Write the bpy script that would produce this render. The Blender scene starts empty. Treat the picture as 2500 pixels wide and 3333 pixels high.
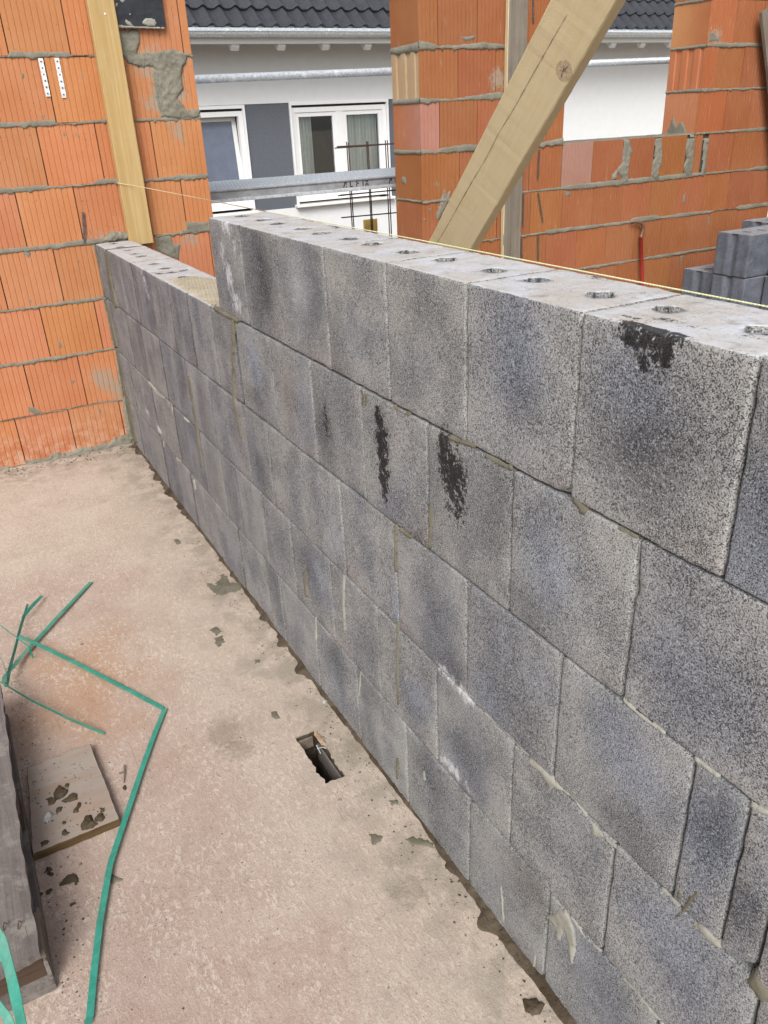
import bpy, bmesh, math, random
import numpy as np
from mathutils import Vector, Matrix
random.seed(7)
SC = bpy.context.scene
COL = SC.collection
rad = math.radians

# ------------------------------------------------------------------ camera
F = 2576.6
YAW, PIT, ROL = rad(27.5037), rad(26.4291), rad(-2.7623)
C = np.array([-0.6579, 0.77995, 1.46598])
D = 4.853                      # inner face of the brick walls
def _rot(a, b, c):
    ca, sa, cb, sb, cc, sc_ = math.cos(a), math.sin(a), math.cos(b), math.sin(b), math.cos(c), math.sin(c)
    fwd = np.array([sa*cb, ca*cb, -sb]); rt = np.array([ca, -sa, 0.0]); up = np.cross(rt, fwd)
    return np.array([rt*cc+up*sc_, -rt*sc_+up*cc, fwd])
R = _rot(YAW, PIT, ROL)
cam = bpy.data.cameras.new('camera'); cam_o = bpy.data.objects.new('camera', cam); COL.objects.link(cam_o)
m = Matrix.Identity(4)
for i in range(3):
    m[i][0] = R[0][i]; m[i][1] = R[1][i]; m[i][2] = -R[2][i]; m[i][3] = C[i]
cam_o.matrix_world = m
cam.sensor_fit = 'HORIZONTAL'; cam.sensor_width = 36; cam.lens = F/2500*36
cam.clip_start = 0.02; cam.clip_end = 2000
SC.camera = cam_o

# ------------------------------------------------------------------ world and sun
SUN_EL, SUN_AZ = rad(43), rad(-145)       # azimuth of the sun seen from above, from +Y towards +X
w = bpy.data.worlds.new('World'); SC.world = w; w.use_nodes = True
wn = w.node_tree; bg = wn.nodes['Background']
sky = wn.nodes.new('ShaderNodeTexSky'); sky.sky_type = 'NISHITA'; sky.sun_disc = False
sky.sun_elevation = SUN_EL; sky.sun_rotation = SUN_AZ
sky.air_density = 1.0; sky.dust_density = 3.0; sky.ozone_density = 1.0
hs = wn.nodes.new('ShaderNodeHueSaturation'); hs.inputs['Saturation'].default_value = 0.36
wn.links.new(sky.outputs[0], hs.inputs['Color']); wn.links.new(hs.outputs[0], bg.inputs['Color'])
bg.inputs['Strength'].default_value = 0.13
sl = bpy.data.lights.new('sun', 'SUN'); sl.energy = 1.7; sl.angle = rad(28); sl.color = (1, 0.975, 0.94)
so = bpy.data.objects.new('sun', sl); COL.objects.link(so)
sd = Vector((math.sin(SUN_AZ)*math.cos(SUN_EL), math.cos(SUN_AZ)*math.cos(SUN_EL), math.sin(SUN_EL)))
so.rotation_euler = sd.to_track_quat('Z', 'Y').to_euler()
SC.view_settings.view_transform = 'Standard'; SC.view_settings.look = 'None'
SC.view_settings.exposure = 0.78; SC.view_settings.gamma = 1.0

# ------------------------------------------------------------------ measuring helpers: where a sight line meets a real surface
def ray(px, py): return np.array([(px-1250)/F, -(py-1666.5)/F, 1.0]) @ R
def P(px, py, ax, v):
    d = ray(px, py); return C + d*((v-C[ax])/d[ax])
def PD(px, py, dep):
    return C + ray(px, py)*dep

# ------------------------------------------------------------------ numpy value noise
def _h(ix, iy, iz, s):
    s = int(s*97)
    n = (ix*374761393 + iy*668265263 + iz*2147483647 + s*974711) & 0xFFFFFFFF
    n = ((n ^ (n >> 13))*1274126177) & 0xFFFFFFFF
    n = (n ^ (n >> 16)) & 0xFFFFFFFF
    return n/4294967295.0
def vn(p, sc=1.0, s=0):
    p = np.asarray(p, float)*sc; i = np.floor(p).astype(np.int64); f = p-i; f = f*f*(3-2*f)
    r = 0
    for a in (0, 1):
        for b in (0, 1):
            for c in (0, 1):
                wgt = (f[..., 0] if a else 1-f[..., 0])*(f[..., 1] if b else 1-f[..., 1])*(f[..., 2] if c else 1-f[..., 2])
                r = r + wgt*_h(i[..., 0]+a, i[..., 1]+b, i[..., 2]+c, s)
    return r
def fbm(p, sc, s=0, o=3):
    r = 0; a = .5; t = 0
    for k in range(o):
        r = r + a*vn(p, sc*2**k, s+k*17); t += a; a *= .5
    return r/t
def sst(a, b, x):
    t = np.clip((x-a)/(b-a), 0, 1); return t*t*(3-2*t)

# ------------------------------------------------------------------ materials
def rgb(c): return (c[0], c[1], c[2], 1.0)
class NM:
    def __init__(s, name):
        s.m = bpy.data.materials.new(name); s.m.use_nodes = True; s.t = s.m.node_tree
        s.b = s.t.nodes['Principled BSDF']; s.b.inputs['Roughness'].default_value = .85
        s.b.inputs['Specular IOR Level'].default_value = .08
        s.tc = None
    def n(s, k, **kw):
        x = s.t.nodes.new(k)
        for a, b in kw.items(): setattr(x, a, b)
        return x
    def put(s, sock, v):
        if hasattr(v, 'links') or isinstance(v, bpy.types.NodeSocket): s.t.links.new(v, sock)
        elif isinstance(v, (tuple, list)) and len(v) == 3 and sock.type == 'RGBA': sock.default_value = rgb(v)
        else: sock.default_value = v
    def co(s, scale=(1, 1, 1), off=(0, 0, 0), rot=(0, 0, 0)):
        if s.tc is None: s.tc = s.n('ShaderNodeTexCoord')
        mp = s.n('ShaderNodeMapping'); s.t.links.new(s.tc.outputs['Object'], mp.inputs[0])
        mp.inputs['Scale'].default_value = scale; mp.inputs['Location'].default_value = off; mp.inputs['Rotation'].default_value = rot
        return mp.outputs[0]
    def wpos(s):
        return s.n('ShaderNodeNewGeometry').outputs['Position']
    def noise(s, scale, detail=3, rough=.55, vec=None, dist=0):
        x = s.n('ShaderNodeTexNoise'); x.inputs['Scale'].default_value = scale
        x.inputs['Detail'].default_value = detail; x.inputs['Roughness'].default_value = rough; x.inputs['Distortion'].default_value = dist
        s.t.links.new(vec if vec is not None else s.co(), x.inputs['Vector']); return x.outputs[0]
    def vor(s, scale, vec=None, feature='F1', rnd=1):
        x = s.n('ShaderNodeTexVoronoi', feature=feature); x.inputs['Scale'].default_value = scale; x.inputs['Randomness'].default_value = rnd
        s.t.links.new(vec if vec is not None else s.co(), x.inputs['Vector']); return x.outputs['Distance']
    def rng(s, v, a, b, c=0., d=1., smooth=True):
        x = s.n('ShaderNodeMapRange', interpolation_type='SMOOTHSTEP' if smooth else 'LINEAR')
        s.put(x.inputs[0], v)
        for i, q in enumerate((a, b, c, d)): s.put(x.inputs[i+1], q)
        return x.outputs[0]
    def mix(s, f, a, b, mode='MIX'):
        x = s.n('ShaderNodeMix', data_type='RGBA', blend_type=mode, clamp_factor=True)
        s.put(x.inputs[0], f); s.put(x.inputs[6], a); s.put(x.inputs[7], b); return x.outputs[2]
    def ma(s, op, a, b=0., c=None):
        x = s.n('ShaderNodeMath', operation=op); s.put(x.inputs[0], a); s.put(x.inputs[1], b)
        if c is not None: s.put(x.inputs[2], c)
        return x.outputs[0]
    def attr(s, name): return s.n('ShaderNodeAttribute', attribute_name=name)
    def sep(s, v):
        x = s.n('ShaderNodeSeparateXYZ'); s.put(x.inputs[0], v); return x.outputs
    def bump(s, h, dist=.002, st=1.0):
        x = s.n('ShaderNodeBump'); x.inputs['Strength'].default_value = st; x.inputs['Distance'].default_value = dist
        s.put(x.inputs['Height'], h); s.t.links.new(x.outputs[0], s.b.inputs['Normal'])
    def col(s, c): s.put(s.b.inputs['Base Color'], c)
    def rough(s, v): s.put(s.b.inputs['Roughness'], v)

def mat_block():
    s = NM('pumice_block')
    tint = s.attr('tint').outputs['Color']; mk = s.sep(s.attr('marks').outputs['Vector'])
    n1 = s.noise(500, 2, .75); n2 = s.noise(60, 3, .6); n3 = s.noise(9, 3, .6); n4 = s.noise(330, 2, .6); n5 = s.noise(130, 3, .6)
    top = mk[2]
    up = s.rng(s.sep(s.n('ShaderNodeNewGeometry').outputs['True Normal'])[2], .7, .95); top = s.ma('MULTIPLY', up, top)
    c = s.mix(s.rng(n3, .35, .65, 0, .5), tint, s.mix(1., tint, (.70, .72, .77), 'MULTIPLY'))
    c = s.mix(s.rng(n4, .5, .68, 0, .38), c, (.52, .52, .52))
    # cement skin on the top faces
    tc = s.mix(s.rng(s.noise(14, 4, .6), .35, .7), (.40, .37, .34), (.45, .455, .475))
    tc = s.mix(s.rng(s.noise(24, 3, .6, s.co((1, 1, 1), (3, 1, 0))), .56, .75, 0, .75), tc, (.25, .23, .21))
    tc = s.mix(s.rng(s.noise(160, 3, .7), .56, .72, 0, .6), tc, (.20, .19, .18))
    c = s.mix(top, c, tc)
    # open pores: wormy dark gaps between the grains
    lim = s.ma('ADD', s.rng(n3, .3, .7, -.02, .03), s.ma('MULTIPLY', top, -.10))
    lim = s.ma('ADD', lim, s.ma('MULTIPLY', s.ma('SUBTRACT', .5, n5), .22))
    pm = s.rng(s.ma('SUBTRACT', n1, lim), .405, .475, 1., 0.)
    c = s.mix(s.ma('MULTIPLY', pm, .84), c, (.024, .024, .026))
    # black tarry spots, white bloom and mortar haze
    dk = s.rng(s.ma('ADD', s.ma('ADD', s.ma('MULTIPLY', mk[0], .92), s.ma('MULTIPLY', s.ma('SUBTRACT', s.noise(55, 3, .7), .5), s.ma('MULTIPLY', mk[0], 3.2))), s.ma('MULTIPLY', s.ma('SUBTRACT', s.noise(190, 4, .85), .5), 2.4)), .42, .66)
    c = s.mix(s.ma('MULTIPLY', dk, .90), c, (.010, .008, .008))
    wh = s.rng(s.ma('ADD', mk[1], s.ma('MULTIPLY', s.ma('SUBTRACT', s.noise(70, 5, .8, s.co((1, 1, .5))), .5), 2.4)), .45, 1.0)
    c = s.mix(s.ma('MULTIPLY', wh, .62), c, (.66, .67, .70))
    s.col(c); s.rough(.95)
    h = s.ma('ADD', s.ma('MULTIPLY', s.ma('SUBTRACT', 1., pm), 1.), s.ma('MULTIPLY', n2, .6))
    s.bump(h, .0011, .8)
    return s.m
def mat_brick():
    s = NM('fired_clay')
    tint = s.attr('tint').outputs['Color']
    n1 = s.noise(7, 4, .6); n2 = s.noise(90, 3, .6); n3 = s.noise(2.2, 3, .5)
    c = s.mix(s.rng(n1, .35, .68, 0, .55), tint, s.mix(1., tint, (1.08, 1.18, 1.28), 'MULTIPLY'))
    c = s.mix(s.rng(n3, .45, .7, 0, .45), c, s.mix(1., tint, (.86, .74, .62), 'MULTIPLY'))
    v5 = s.noise(55, 5, .8, s.co((1, 1, .45))); v = s.noise(26, 4, .7, s.co((2.2, 2.2, .35)))
    c = s.mix(s.rng(v, .58, .74, 0, .35), c, (.46, .31, .235))
    sp = s.rng(s.noise(120, 2, .5), .68, .73, 0, .7)
    c = s.mix(sp, c, (.16, .06, .03))
    # cement smeared thinly over the brick faces
    for (px_, py_, rr) in ((480, 210, .055), (540, 215, .05), (560, 260, .06), (545, 310, .06), (500, 190, .04), (585, 300, .04), (560, 370, .05), (595, 190, .03), (580, 430, .03), (500, 330, .035), (410, 140, .04), (1620, 260, .05), (345, 800, .05), (620, 780, .03), (330, 1230, .06), (380, 1260, .05), (2330, 120, .05), (1540, 640, .04), (1450, 690, .04)):
        q = P(px_, py_, 1, D); d = s.n('ShaderNodeVectorMath', operation='DISTANCE'); s.put(d.inputs[0], s.wpos()); d.inputs[1].default_value = tuple(q)
        k_ = s.rng(s.ma('ADD', d.outputs['Value'], s.ma('MULTIPLY', s.ma('SUBTRACT', v5, .5), .30)), rr*.55, rr*1.1, .75, 0)
        c = s.mix(k_, c, (.27, .245, .195))
    # damp stain and lime bloom at the foot of the wall
    z = s.sep(s.co())[2]
    foot = s.rng(s.ma('ADD', z, s.ma('MULTIPLY', s.ma('SUBTRACT', n1, .5), .25)), .0, .26, 1., 0.)
    c = s.mix(s.ma('MULTIPLY', foot, .55), c, s.mix(s.rng(s.noise(18, 4, .7), .4, .65), (.34, .11, .05), (.50, .36, .27)))
    s.col(c); s.rough(.9); s.bump(s.ma('ADD', n2, s.ma('MULTIPLY', sp, -1.5)), .0012, .7)
    return s.m
def mat_mortar(name, c1, c2, c3, bd=.002, bs=60):
    s = NM(name)
    n1 = s.noise(bs, 4, .7); n2 = s.noise(11, 3, .6); n3 = s.noise(bs*3.2, 2, .6)
    c = s.mix(s.rng(n2, .35, .65), c1, c2); c = s.mix(s.rng(n1, .30, .44, .75, 0.), c, c3)
    s.col(c); s.rough(.93); s.bump(s.ma('ADD', n1, s.ma('MULTIPLY', n3, .35)), bd, .9)
    return s.m
def mat_wood(name, c1, c2, c3, axis=2, ring=9., knots=(), bd=.0008, rough=.8, along=1.2, fuzz=0):
    """grain runs along the object's local Z (axis=2) etc."""
    s = NM(name)
    sc = [ring*4]*3; sc[axis] = along
    v = s.co(tuple(sc)); g = s.noise(1.0, 5, .65, v, .6)
    sc2 = [ring*18]*3; sc2[axis] = 5.; f = s.noise(1., 3, .6, s.co(tuple(sc2)))
    c = s.mix(s.rng(g, .35, .65), c1, c2)
    c = s.mix(s.rng(f, .52, .72, 0, .5), c, c3)
    p = s.noise(5, 4, .6); c = s.mix(s.rng(p, .5, .75, 0, .4), c, c3)
    for (kx, ky, kz, r) in knots:
        d = s.n('ShaderNodeVectorMath', operation='DISTANCE'); s.put(d.inputs[0], s.co()); d.inputs[1].default_value = (kx, ky, kz)
        dd = s.ma('ADD', d.outputs['Value'], s.ma('MULTIPLY', s.ma('SUBTRACT', s.noise(30, 2), .5), .01))
        c = s.mix(s.rng(dd, r*.9, r*1.05, 1, 0), c, s.mix(s.rng(s.noise(45, 3, .6), .4, .6), (.36, .28, .19), (.28, .21, .14)))
        c = s.mix(s.rng(s.ma('ABSOLUTE', s.ma('SUBTRACT', dd, r)), .0, .004, .6, 0), c, (.20, .12, .06))
    if fuzz:
        z_ = s.noise(260, 3, .7, s.co((1, 1, .5), (0, 0, 0), (.5, .3, .6))); c = s.mix(s.rng(z_, .35, .65, 0, .5), c, c2); f = s.ma('ADD', f, s.ma('MULTIPLY', z_, .8))
    s.col(c); s.rough(rough); s.bump(s.ma('ADD', f, s.ma('MULTIPLY', g, .4)), bd, .8)
    return s.m
def mat_floor():
    s = NM('raw_concrete_slab')
    xyz = s.sep(s.co()); x, y = xyz[0], xyz[1]
    big = s.noise(1.3, 3, .6); mid = s.noise(6, 5, .65); fine = s.noise(130, 3, .7)
    fl = s.noise(105, 5, .8, s.co((1, .5, 1), (0, 0, 0), (0, 0, .5)), .8); fl2 = s.noise(9, 5, .75, s.co((1, .6, 1), (2, 0, 0), (0, 0, .4)), .5)
    pink = s.mix(s.rng(mid, .35, .65), (.345, .256, .210), (.385, .298, .248))
    cream = s.mix(s.rng(mid, .35, .65), (.40, .332, .27), (.445, .38, .315))
    wx = s.ma('ADD', x, s.ma('MULTIPLY', s.ma('SUBTRACT', big, .5), .7))
    f1 = s.rng(wx, -.60, -.02)
    f2 = s.rng(s.ma('ADD', y, s.ma('MULTIPLY', s.ma('SUBTRACT', big, .5), 1.2)), 2.9, 4.2)
    fz = s.ma('MAXIMUM', f1, f2)
    c = s.mix(fz, pink, cream)
    # terracotta dust near the straps
    d = s.n('ShaderNodeVectorMath', operation='DISTANCE'); s.put(d.inputs[0], s.co((1, .62, 1))); d.inputs[1].default_value = (-.60, 2.9*.62, 0)
    tf = s.rng(s.ma('ADD', d.outputs['Value'], s.ma('MULTIPLY', s.ma('SUBTRACT', mid, .5), .35)), .02, .28, .75, 0)
    c = s.mix(tf, c, (.38, .235, .145))
    # scraped pale skin, worn through
    sk = s.rng(fl, .50, .585, 0, .85)
    c = s.mix(s.ma('MULTIPLY', sk, s.rng(s.ma('ADD', fl2, s.ma('MULTIPLY', fz, .10)), .40, .60, .10, .9)), c, (.52, .45, .375))
    c = s.mix(s.rng(fl2, .40, .30, 0, .45), c, s.mix(1., c, (.78, .74, .70), 'MULTIPLY'))
    c = s.mix(s.rng(s.noise(70, 4, .75), .56, .70, 0, .6), c, (.19, .14, .11))
    # grey cement wash and damp close to the block wall
    near = s.rng(s.ma('ADD', x, s.ma('MULTIPLY', s.ma('SUBTRACT', s.noise(5, 4, .6), .5), .35)), -.30, -.02)
    c = s.mix(s.ma('MULTIPLY', near, s.rng(s.noise(12, 4, .6), .38, .62, .1, .8)), c, (.235, .205, .165))
    bk = s.rng(s.ma('ADD', y, s.ma('MULTIPLY', s.ma('SUBTRACT', mid, .5), .6)), 4.45, 4.85)
    c = s.mix(s.ma('MULTIPLY', bk, s.rng(s.noise(16, 4, .6), .4, .6, .1, .75)), c, (.18, .155, .12))
    w1 = s.rng(s.noise(4.2, 5, .75, s.co((1, 1, 1), (7, 3, 0))), .60, .70, 0, .3); c = s.mix(w1, c, (.235, .205, .165))
    pit = s.rng(s.vor(55), .0, .09, 1, 0); pitm = s.ma('MULTIPLY', pit, s.rng(s.noise(30, 2), .5, .6))
    c = s.mix(s.ma('MULTIPLY', pitm, .8), c, (.08, .055, .045))
    s.col(c); s.rough(.9)
    for (px_, py_, rr) in ((730, 2385, .07), (770, 2440, .05), (1130, 2440, .07), (790, 1840, .05), (640, 1760, .05), (1330, 2900, .05), (1010, 2150, .04)):
        q = P(px_, py_, 2, 0); d = s.n('ShaderNodeVectorMath', operation='DISTANCE'); s.put(d.inputs[0], s.co()); d.inputs[1].default_value = tuple(q)
        k_ = s.rng(s.ma('ADD', d.outputs['Value'], s.ma('MULTIPLY', s.ma('SUBTRACT', s.noise(28, 5, .8), .5), .22)), rr*.3, rr, .5, 0)
        c = s.mix(k_, c, (.19, .165, .12))
    g1 = s.noise(260, 3, .8); c = s.mix(s.rng(g1, .56, .68, 0, .6), c, (.17, .125, .10)); c = s.mix(s.rng(g1, .44, .32, 0, .5), c, (.60, .54, .47))
    tr = s.noise(1., 4, .7, s.co((10, 95, 1), (0, 0, 0), (0, 0, .35)), 1.2); c = s.mix(s.ma('MULTIPLY', s.rng(tr, .58, .68, 0, .45), s.rng(big, .4, .6)), c, (.55, .49, .42))
    tr2 = s.noise(1., 4, .7, s.co((70, 7, 1), (3, 1, 0), (0, 0, .9)), 1.2); c = s.mix(s.ma('MULTIPLY', s.rng(tr2, .60, .68, 0, .5), s.rng(big, .6, .4)), c, (.24, .19, .155))
    s.col(c)
    h = s.ma('ADD', s.ma('MULTIPLY', fl, 1.2), s.ma('ADD', s.ma('MULTIPLY', fine, .5), s.ma('MULTIPLY', pitm, -1.)))
    s.bump(h, .0022, 1.)
    return s.m
def mat_plain(name, c, rough=.8, metal=0., nscale=30, var=.12, bd=.0005, c2=None, spec=.3):
    s = NM(name); n = s.noise(nscale, 4, .6)
    k = tuple(q*(1-var) for q in c) if c2 is None else c2
    s.col(s.mix(s.rng(n, .35, .65), c, k)); s.rough(rough); s.b.inputs['Metallic'].default_value = metal
    s.b.inputs['Specular IOR Level'].default_value = spec
    if bd: s.bump(n, bd, .5)
    return s.m
def mat_galv():
    s = NM('galvanised_steel'); n = s.vor(60); n2 = s.noise(25, 4, .6)
    c = s.mix(s.rng(n, .2, .6), (.42, .45, .48), (.56, .60, .63)); c = s.mix(s.rng(n2, .58, .66, 0, .8), c, (.78, .80, .80))
    s.col(c); s.b.inputs['Metallic'].default_value = .45; s.rough(.5); s.bump(n2, .0006, .6); return s.m
def mat_strap():
    s = NM('green_strap'); n = s.noise(28, 4, .7); wv = s.noise(1., 2, .5, s.co((160, 160, 160)))
    c = s.mix(s.rng(n, .35, .65), (.020, .19, .135), (.035, .25, .185)); c = s.mix(s.rng(wv, .55, .7, 0, .15), c, (.2, .45, .38)); c = s.mix(s.rng(s.noise(9, 4, .7), .5, .75, 0, .35), c, (.30, .38, .32))
    s.col(c); s.rough(.42); s.bump(wv, .0003, .5); s.b.inputs['Specular IOR Level'].default_value = .5; return s.m
def mat_glass():
    s = NM('window_glass'); t = s.t
    g = s.n('ShaderNodeBsdfGlossy'); g.inputs['Roughness'].default_value = .02; g.inputs['Color'].default_value = (.9, .95, 1, 1)
    tr = s.n('ShaderNodeBsdfTransparent'); tr.inputs['Color'].default_value = (.95, .97, .97, 1)
    mx = s.n('ShaderNodeMixShader'); fr = s.n('ShaderNodeFresnel'); fr.inputs['IOR'].default_value = 1.5
    f = s.ma('ADD', s.ma('MULTIPLY', fr.outputs[0], 1.4), .03)
    t.links.new(f, mx.inputs[0]); t.links.new(tr.outputs[0], mx.inputs[1]); t.links.new(g.outputs[0], mx.inputs[2])
    t.links.new(mx.outputs[0], t.nodes['Material Output'].inputs[0]); return s.m
def mat_form():
    s = NM('formwork_board')
    g1 = s.noise(1., 5, .7, s.co((40, 2.0, 40)), 1.); p = s.noise(9, 5, .7); p2 = s.noise(3, 4, .6); f = s.noise(60, 4, .7)
    c = s.mix(s.rng(g1, .35, .65), (.110, .095, .088), (.155, .135, .124))
    c = s.mix(s.rng(p, .52, .64, 0, .8), c, (.22, .20, .18)); c = s.mix(s.rng(p2, .55, .7, 0, .6), c, (.15, .125, .125))
    c = s.mix(s.rng(f, .60, .72, 0, .7), c, (.09, .075, .065)); c = s.mix(s.rng(s.noise(1., 3, .5, s.co((90, 3, 90)), 2.), .66, .70, 0, .7), c, (.07, .055, .05))
    s.col(c); s.rough(.88); s.bump(s.ma('ADD', g1, s.ma('MULTIPLY', f, .8)), .003, .8); return s.m
M = dict(
    block=mat_block(), brick=mat_brick(), floor=mat_floor(),
    mortar=mat_mortar('bed_mortar', (.165, .158, .125), (.215, .205, .165), (.075, .070, .055), .004, 90),
    mortar_light=mat_mortar('squeezed_mortar', (.25, .245, .21), (.31, .305, .265), (.15, .145, .12), .002, 90),
    mortar_wet=mat_mortar('damp_mortar', (.115, .105, .078), (.155, .145, .112), (.055, .05, .036), .002),
    mortar_thin=mat_mortar('thin_bed_mortar', (.30, .26, .19), (.36, .32, .24), (.2, .17, .12), .001),
    joint=mat_mortar('joint_fill', (.05, .047, .04), (.075, .07, .06), (.025, .023, .02)),
    dirt=mat_mortar('dirt_and_shaft_shade', (.050, .037, .025), (.095, .076, .054), (.012, .009, .007), .006, 60),
    clump=mat_mortar('mortar_clump', (.060, .044, .028), (.085, .066, .044), (.022, .017, .011), .005, 110),
    pine=mat_wood('new_pine', (.36, .245, .105), (.42, .30, .14), (.46, .36, .20)),
    beam=mat_wood('rough_sawn_pine', (.44, .34, .185), (.50, .395, .23), (.36, .255, .12), ring=7, bd=.003),
    grey_plank=mat_wood('weathered_plank', (.145, .125, .098), (.20, .178, .145), (.085, .07, .052), ring=8),
    pale_edge=mat_wood('plank_edge', (.46, .36, .21), (.52, .43, .28), (.38, .27, .14), ring=8),
    form=mat_form(),
    form_dark=mat_wood('old_board_edge', (.15, .12, .095), (.21, .17, .135), (.08, .06, .045), axis=1, ring=5),
    endgrain=mat_wood('end_grain', (.075, .05, .036), (.10, .07, .05), (.04, .028, .02), axis=0, ring=5),
    ply=mat_wood('chipboard', (.25, .205, .17), (.29, .25, .215), (.27, .18, .12), axis=0, ring=2, bd=.001),
    ply_edge=mat_wood('board_edge', (.13, .085, .04), (.095, .06, .03), (.05, .033, .018), axis=0, ring=5),
    galv=mat_galv(), strap=mat_strap(), glass=mat_glass(),
    steel=mat_plain('stamped_steel', (.30, .30, .31), .5, .5, 20, .25),
    deck_web=mat_plain('dull_zinc', (.25, .265, .28), .55, .4, 18, .3, c2=(.34, .355, .37)),
    letter=mat_plain('letter_hole', (.03, .03, .035), .8, 0, 20, .1),
    rust=mat_plain('rusty_rebar', (.10, .055, .035), .8, .2, 60, .2, c2=(.05, .032, .028)),
    tie=mat_plain('dark_tie', (.075, .062, .055), .6, .3, 80, .2, c2=(.12, .10, .085)),
    tie_white=mat_plain('bright_zinc', (.68, .69, .68), .55, .1, 60, .1),
    plaster=mat_plain('white_render', (.63, .645, .65), .9, 0, 8, .03, .001),
    plaster_grey=mat_plain('grey_render', (.105, .115, .135), .9, 0, 60, .12, .002),
    frame=mat_plain('white_frame', (.70, .71, .71), .35, 0, 10, .02, 0, spec=.5),
    tile=mat_plain('dark_roof_tile', (.034, .036, .043), .45, 0, 12, .25, .001, spec=.45),
    roomdark=mat_plain('room_wall', (.10, .08, .07), .9),
    curtain=mat_plain('curtain', (.78, .80, .74), .9, 0, 20, .08),
    sky_pane=mat_plain('sky_tinted_pane', (.12, .14, .19), .22, 0, 6, .15, 0, spec=.6),  # glossy window pane; the bluish base carries the reflected sky
    red=mat_plain('red_paint', (.42, .035, .03), .45, 0, 50, .2, c2=(.30, .03, .025)),
    bareiron=mat_plain('bare_iron', (.22, .12, .08), .5, .4, 60, .3),
    string=mat_plain('yellow_cord', (.66, .66, .40), .7, 0, 200, .15),
    string_dull=mat_plain('pale_cord', (.55, .47, .28), .7, 0, 200, .15),
    pebble=mat_plain('pebble', (.15, .12, .10), .85, 0, 40, .3, c2=(.26, .23, .21)),
    paleston=mat_plain('pale_stone', (.36, .36, .36), .85, 0, 60, .3),
    film=mat_plain('black_film', (.018, .02, .028), .3, 0, 25, .4, .004, spec=.5),
    sand=mat_plain('building_ground', (.30, .24, .18), .95, 0, 3, .25),
    yellow=mat_plain('yellow_formwork', (.78, .56, .17), .6, 0, 20, .15),
)

# ------------------------------------------------------------------ object helpers
def tag(o, label=None, cat=None, group=None, kind=None):
    if label: o['label'] = label
    if cat: o['category'] = cat
    if group: o['group'] = group
    if kind: o['kind'] = kind
    return o
def thing(name, loc, label, cat, group=None):
    o = bpy.data.objects.new(name, None); COL.objects.link(o); o.location = loc; o.empty_display_size = .1
    return tag(o, label, cat, group)
def link(name, verts, faces, mats, parent=None, loc=None, smooth=False, attrs=None, mi=None):
    """mesh given in world coordinates; its origin goes to the parent's origin or to loc"""
    V = np.asarray(verts, float)
    base = np.array(parent_world(parent) if parent is not None else (loc if loc is not None else (0, 0, 0)), float)
    me = bpy.data.meshes.new(name)
    me.from_pydata((V-base).tolist(), [], faces)
    if not isinstance(mats, (list, tuple)): mats = [mats]
    for q in mats: me.materials.append(q)
    if mi is not None: me.polygons.foreach_set('material_index', mi)
    if attrs:
        for k, (ty, dat) in attrs.items():
            a = me.attributes.new(k, ty, 'POINT')
            a.data.foreach_set('color' if ty == 'FLOAT_COLOR' else 'vector', np.asarray(dat, np.float32).ravel())
    if smooth: me.polygons.foreach_set('use_smooth', [True]*len(me.polygons))
    me.update()
    o = bpy.data.objects.new(name, me); COL.objects.link(o)
    if parent is not None: o.parent = parent
    else: o.location = base
    return o
def parent_world(p):
    v = np.zeros(3)
    while p is not None: v += np.array(p.location); p = p.parent
    return v
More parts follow.
